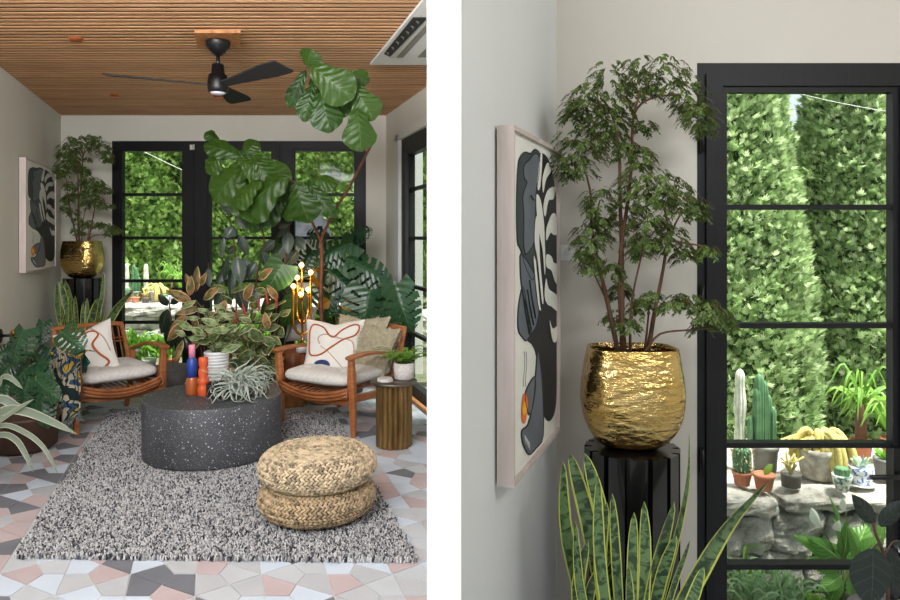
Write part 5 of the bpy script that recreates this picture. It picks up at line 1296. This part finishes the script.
# woolly columns special to the left view
e=opot(V((146-450)/700*9.1,9.1,.566),.05,.10,M['terracotta'],'slim woolly white column cactus, second one behind the left door'); m=MB(); ribbed(m,V((146-450)/700*9.1,9.1,.65),.40,.028,10,wob=.1); m.build('cactus_body',M['whitecactus'],e)
# peace lily, grasses at the foot of the close-up wall
rr=random.Random(8)
c=V((840-450)/700*2.86,2.86,-.09)
e=thing('peace_lily','peace lily with white flowers at the foot of the stone wall outside the close-up door','plant',c)
m=MB(); ms=MB(); px=2.86/700
for (a,b,w) in (((838,562),(798,535),15),((845,565),(812,508+30),20),((842,560),(848,500+24),13),((846,566),(870,520),22),((850,566),(893,560),18),((840,570),(806,560),15),((846,560),(838,520),12),((852,566),(882,538),20),((842,575),(820,590),14),((850,575),(862,600),18),((838,572),(830,606),16),((840,540),(834,498),6),((858,560),(852,528),14),((865,570),(888,515),12),((846,565),(828,545),20)):
    m.leaf(P(*a,2.86),P(*b,2.86+rr.uniform(-.08,.05)),w*px*1.1,nrm=(rr.uniform(-.4,.4),-1,.5),rows=10,cols=6,fold=.2,curl=.1)
for a in ((838,562),(845,565),(842,560),(846,566),(850,566),(852,566),(846,575)): ms.tube([V(c.x,c.y,-.09),P(*a,2.86)],.003,5)
m.build('leaves',leafmat('lily_green',(86,138,56),(122,172,78),vein=(160,200,110),trans=.35,rough=.35),e)
wf=MB()
for (a,b,w,s0) in (((821,527),(811,508),8,(838,562)),((841,532),(838,521),8,(842,560)),((846,512),(843,498),6,(846,560))):
    wf.leaf(P(*a,2.80),P(*b,2.78),w*px*1.3,fold=.5,rows=8,cols=4); ms.tube(smooth_path([P(*s0,2.84),P((s0[0]+a[0])/2+2,(s0[1]+a[1])/2,2.82),P(*a,2.8)],4),.002,5)
ms.build('stalks',M['stem'],e); wf.build('flowers',mat('white_spathe',(240,240,222),.5),e,label='white spathe flowers')
def tuft(name,label,c,n,L,w,mt,cat='plant',group=None,spread=1.0):
    e=None; m=MB()
    for k in range(n):
        a=rr.random()*6.28; l=L*rr.uniform(.6,1.2); el=rr.uniform(.5,1.4); q=c+V(rr.gauss(0,.03)*spread,rr.gauss(0,.03)*spread,0)
        p1=q+V(math.cos(a)*math.cos(el),math.sin(a)*math.cos(el)*.7,math.sin(el))*l*.7; p2=p1+V(math.cos(a)*.5,math.sin(a)*.3,-rr.uniform(-.2,.5))*l*.5
        ribbon(m,[q,p1,p2],w,nrm=(0,-.7,.7),tab='lance',fold=.2,n=3,cols=2)
    return tag(m.build(name,mt),label,cat,group)
gl=leafmat('grassy_leaf',(110,150,90),(170,194,150),rough=.5,vb=0)
tuft('grass_clump','grassy clump at the bottom left of the close-up door',V((748-450)/700*2.82,2.82,-.09),46,.22,.010,gl)
tuft('grass_clump','pale grassy clump below the middle of the stone wall, close-up door',V((783-450)/700*2.8,2.8,-.09),46,.20,.010,gl)
tuft('grass_clump','low leafy clump below the peace lily outside the close-up door',V((815-450)/700*2.76,2.76,-.09),50,.10,.014,M['bright'])
tuft('creeping_plant','thin upright yellow-green sprigs at the left of the stone wall, close-up door',V((737-450)/700*2.93,2.93,-.09),26,.28,.009,M['bright'])
# pots standing just outside the left door
def bush(label,x,d,r,h,mt,lm,n,L,group='potted bushes outside the doors',w=.5,taper=.85):
    c=V((x-450)/700*d,d,-.09); e=opot(c,r,h,mt,label,name='potted_bush',taper=taper,group=group); m=MB()
    for k in range(n):
        a=rr.random()*6.28; v=V(rr.gauss(0,1),rr.gauss(0,.8),abs(rr.gauss(0,1))).normalized()*rr.uniform(.3,1)*L; q=c+V(v.x,v.y,h+v.z); dv=(v+V(0,0,.05)).normalized()*L*.45
        m.leaf(q,q+dv,L*.45*w,nrm=(rr.gauss(0,.5),-.6,.7),rows=4,cols=2)
    m.build('foliage',lm,e); return e
bush('small leafy plant in a grey ribbed cylinder pot outside the left door',134,7.7,.075,.26,M['concrete'],M['bright'],120,.17,taper=.95)
bush('small leafy plant in a white pot outside the left door',149,7.75,.075,.14,M['ceramic'],M['bright'],160,.20)
bush('leafy plant in a wide terracotta pot outside the left door',170,7.8,.10,.15,M['terracotta'],M['bright'],200,.22)
bush('leafy plant in a terracotta pot outside the middle door',222,7.9,.10,.20,M['terracotta'],M['bright'],220,.28)
bush('leafy plant in a grey pot outside the middle door',252,8.0,.10,.22,M['zinc'],M['bright'],220,.30)
bush('leafy plant in a grey pot outside the right-hand door',318,8.0,.12,.25,M['concrete'],M['bright'],260,.34)
tuft('grass_clump','strappy garden grass growing outside the middle door',V((215-450)/700*8.0,8.0,-.09),60,.55,.016,gl,spread=2)
tuft('grass_clump','strappy garden grass growing outside the right-hand door',V((335-450)/700*8.0,8.0,-.09),60,.55,.016,gl,spread=2)
tuft('grass_clump','strappy garden grass growing between stone wall and left door',V((128-450)/700*8.1,8.1,-.09),50,.5,.016,gl,spread=2)
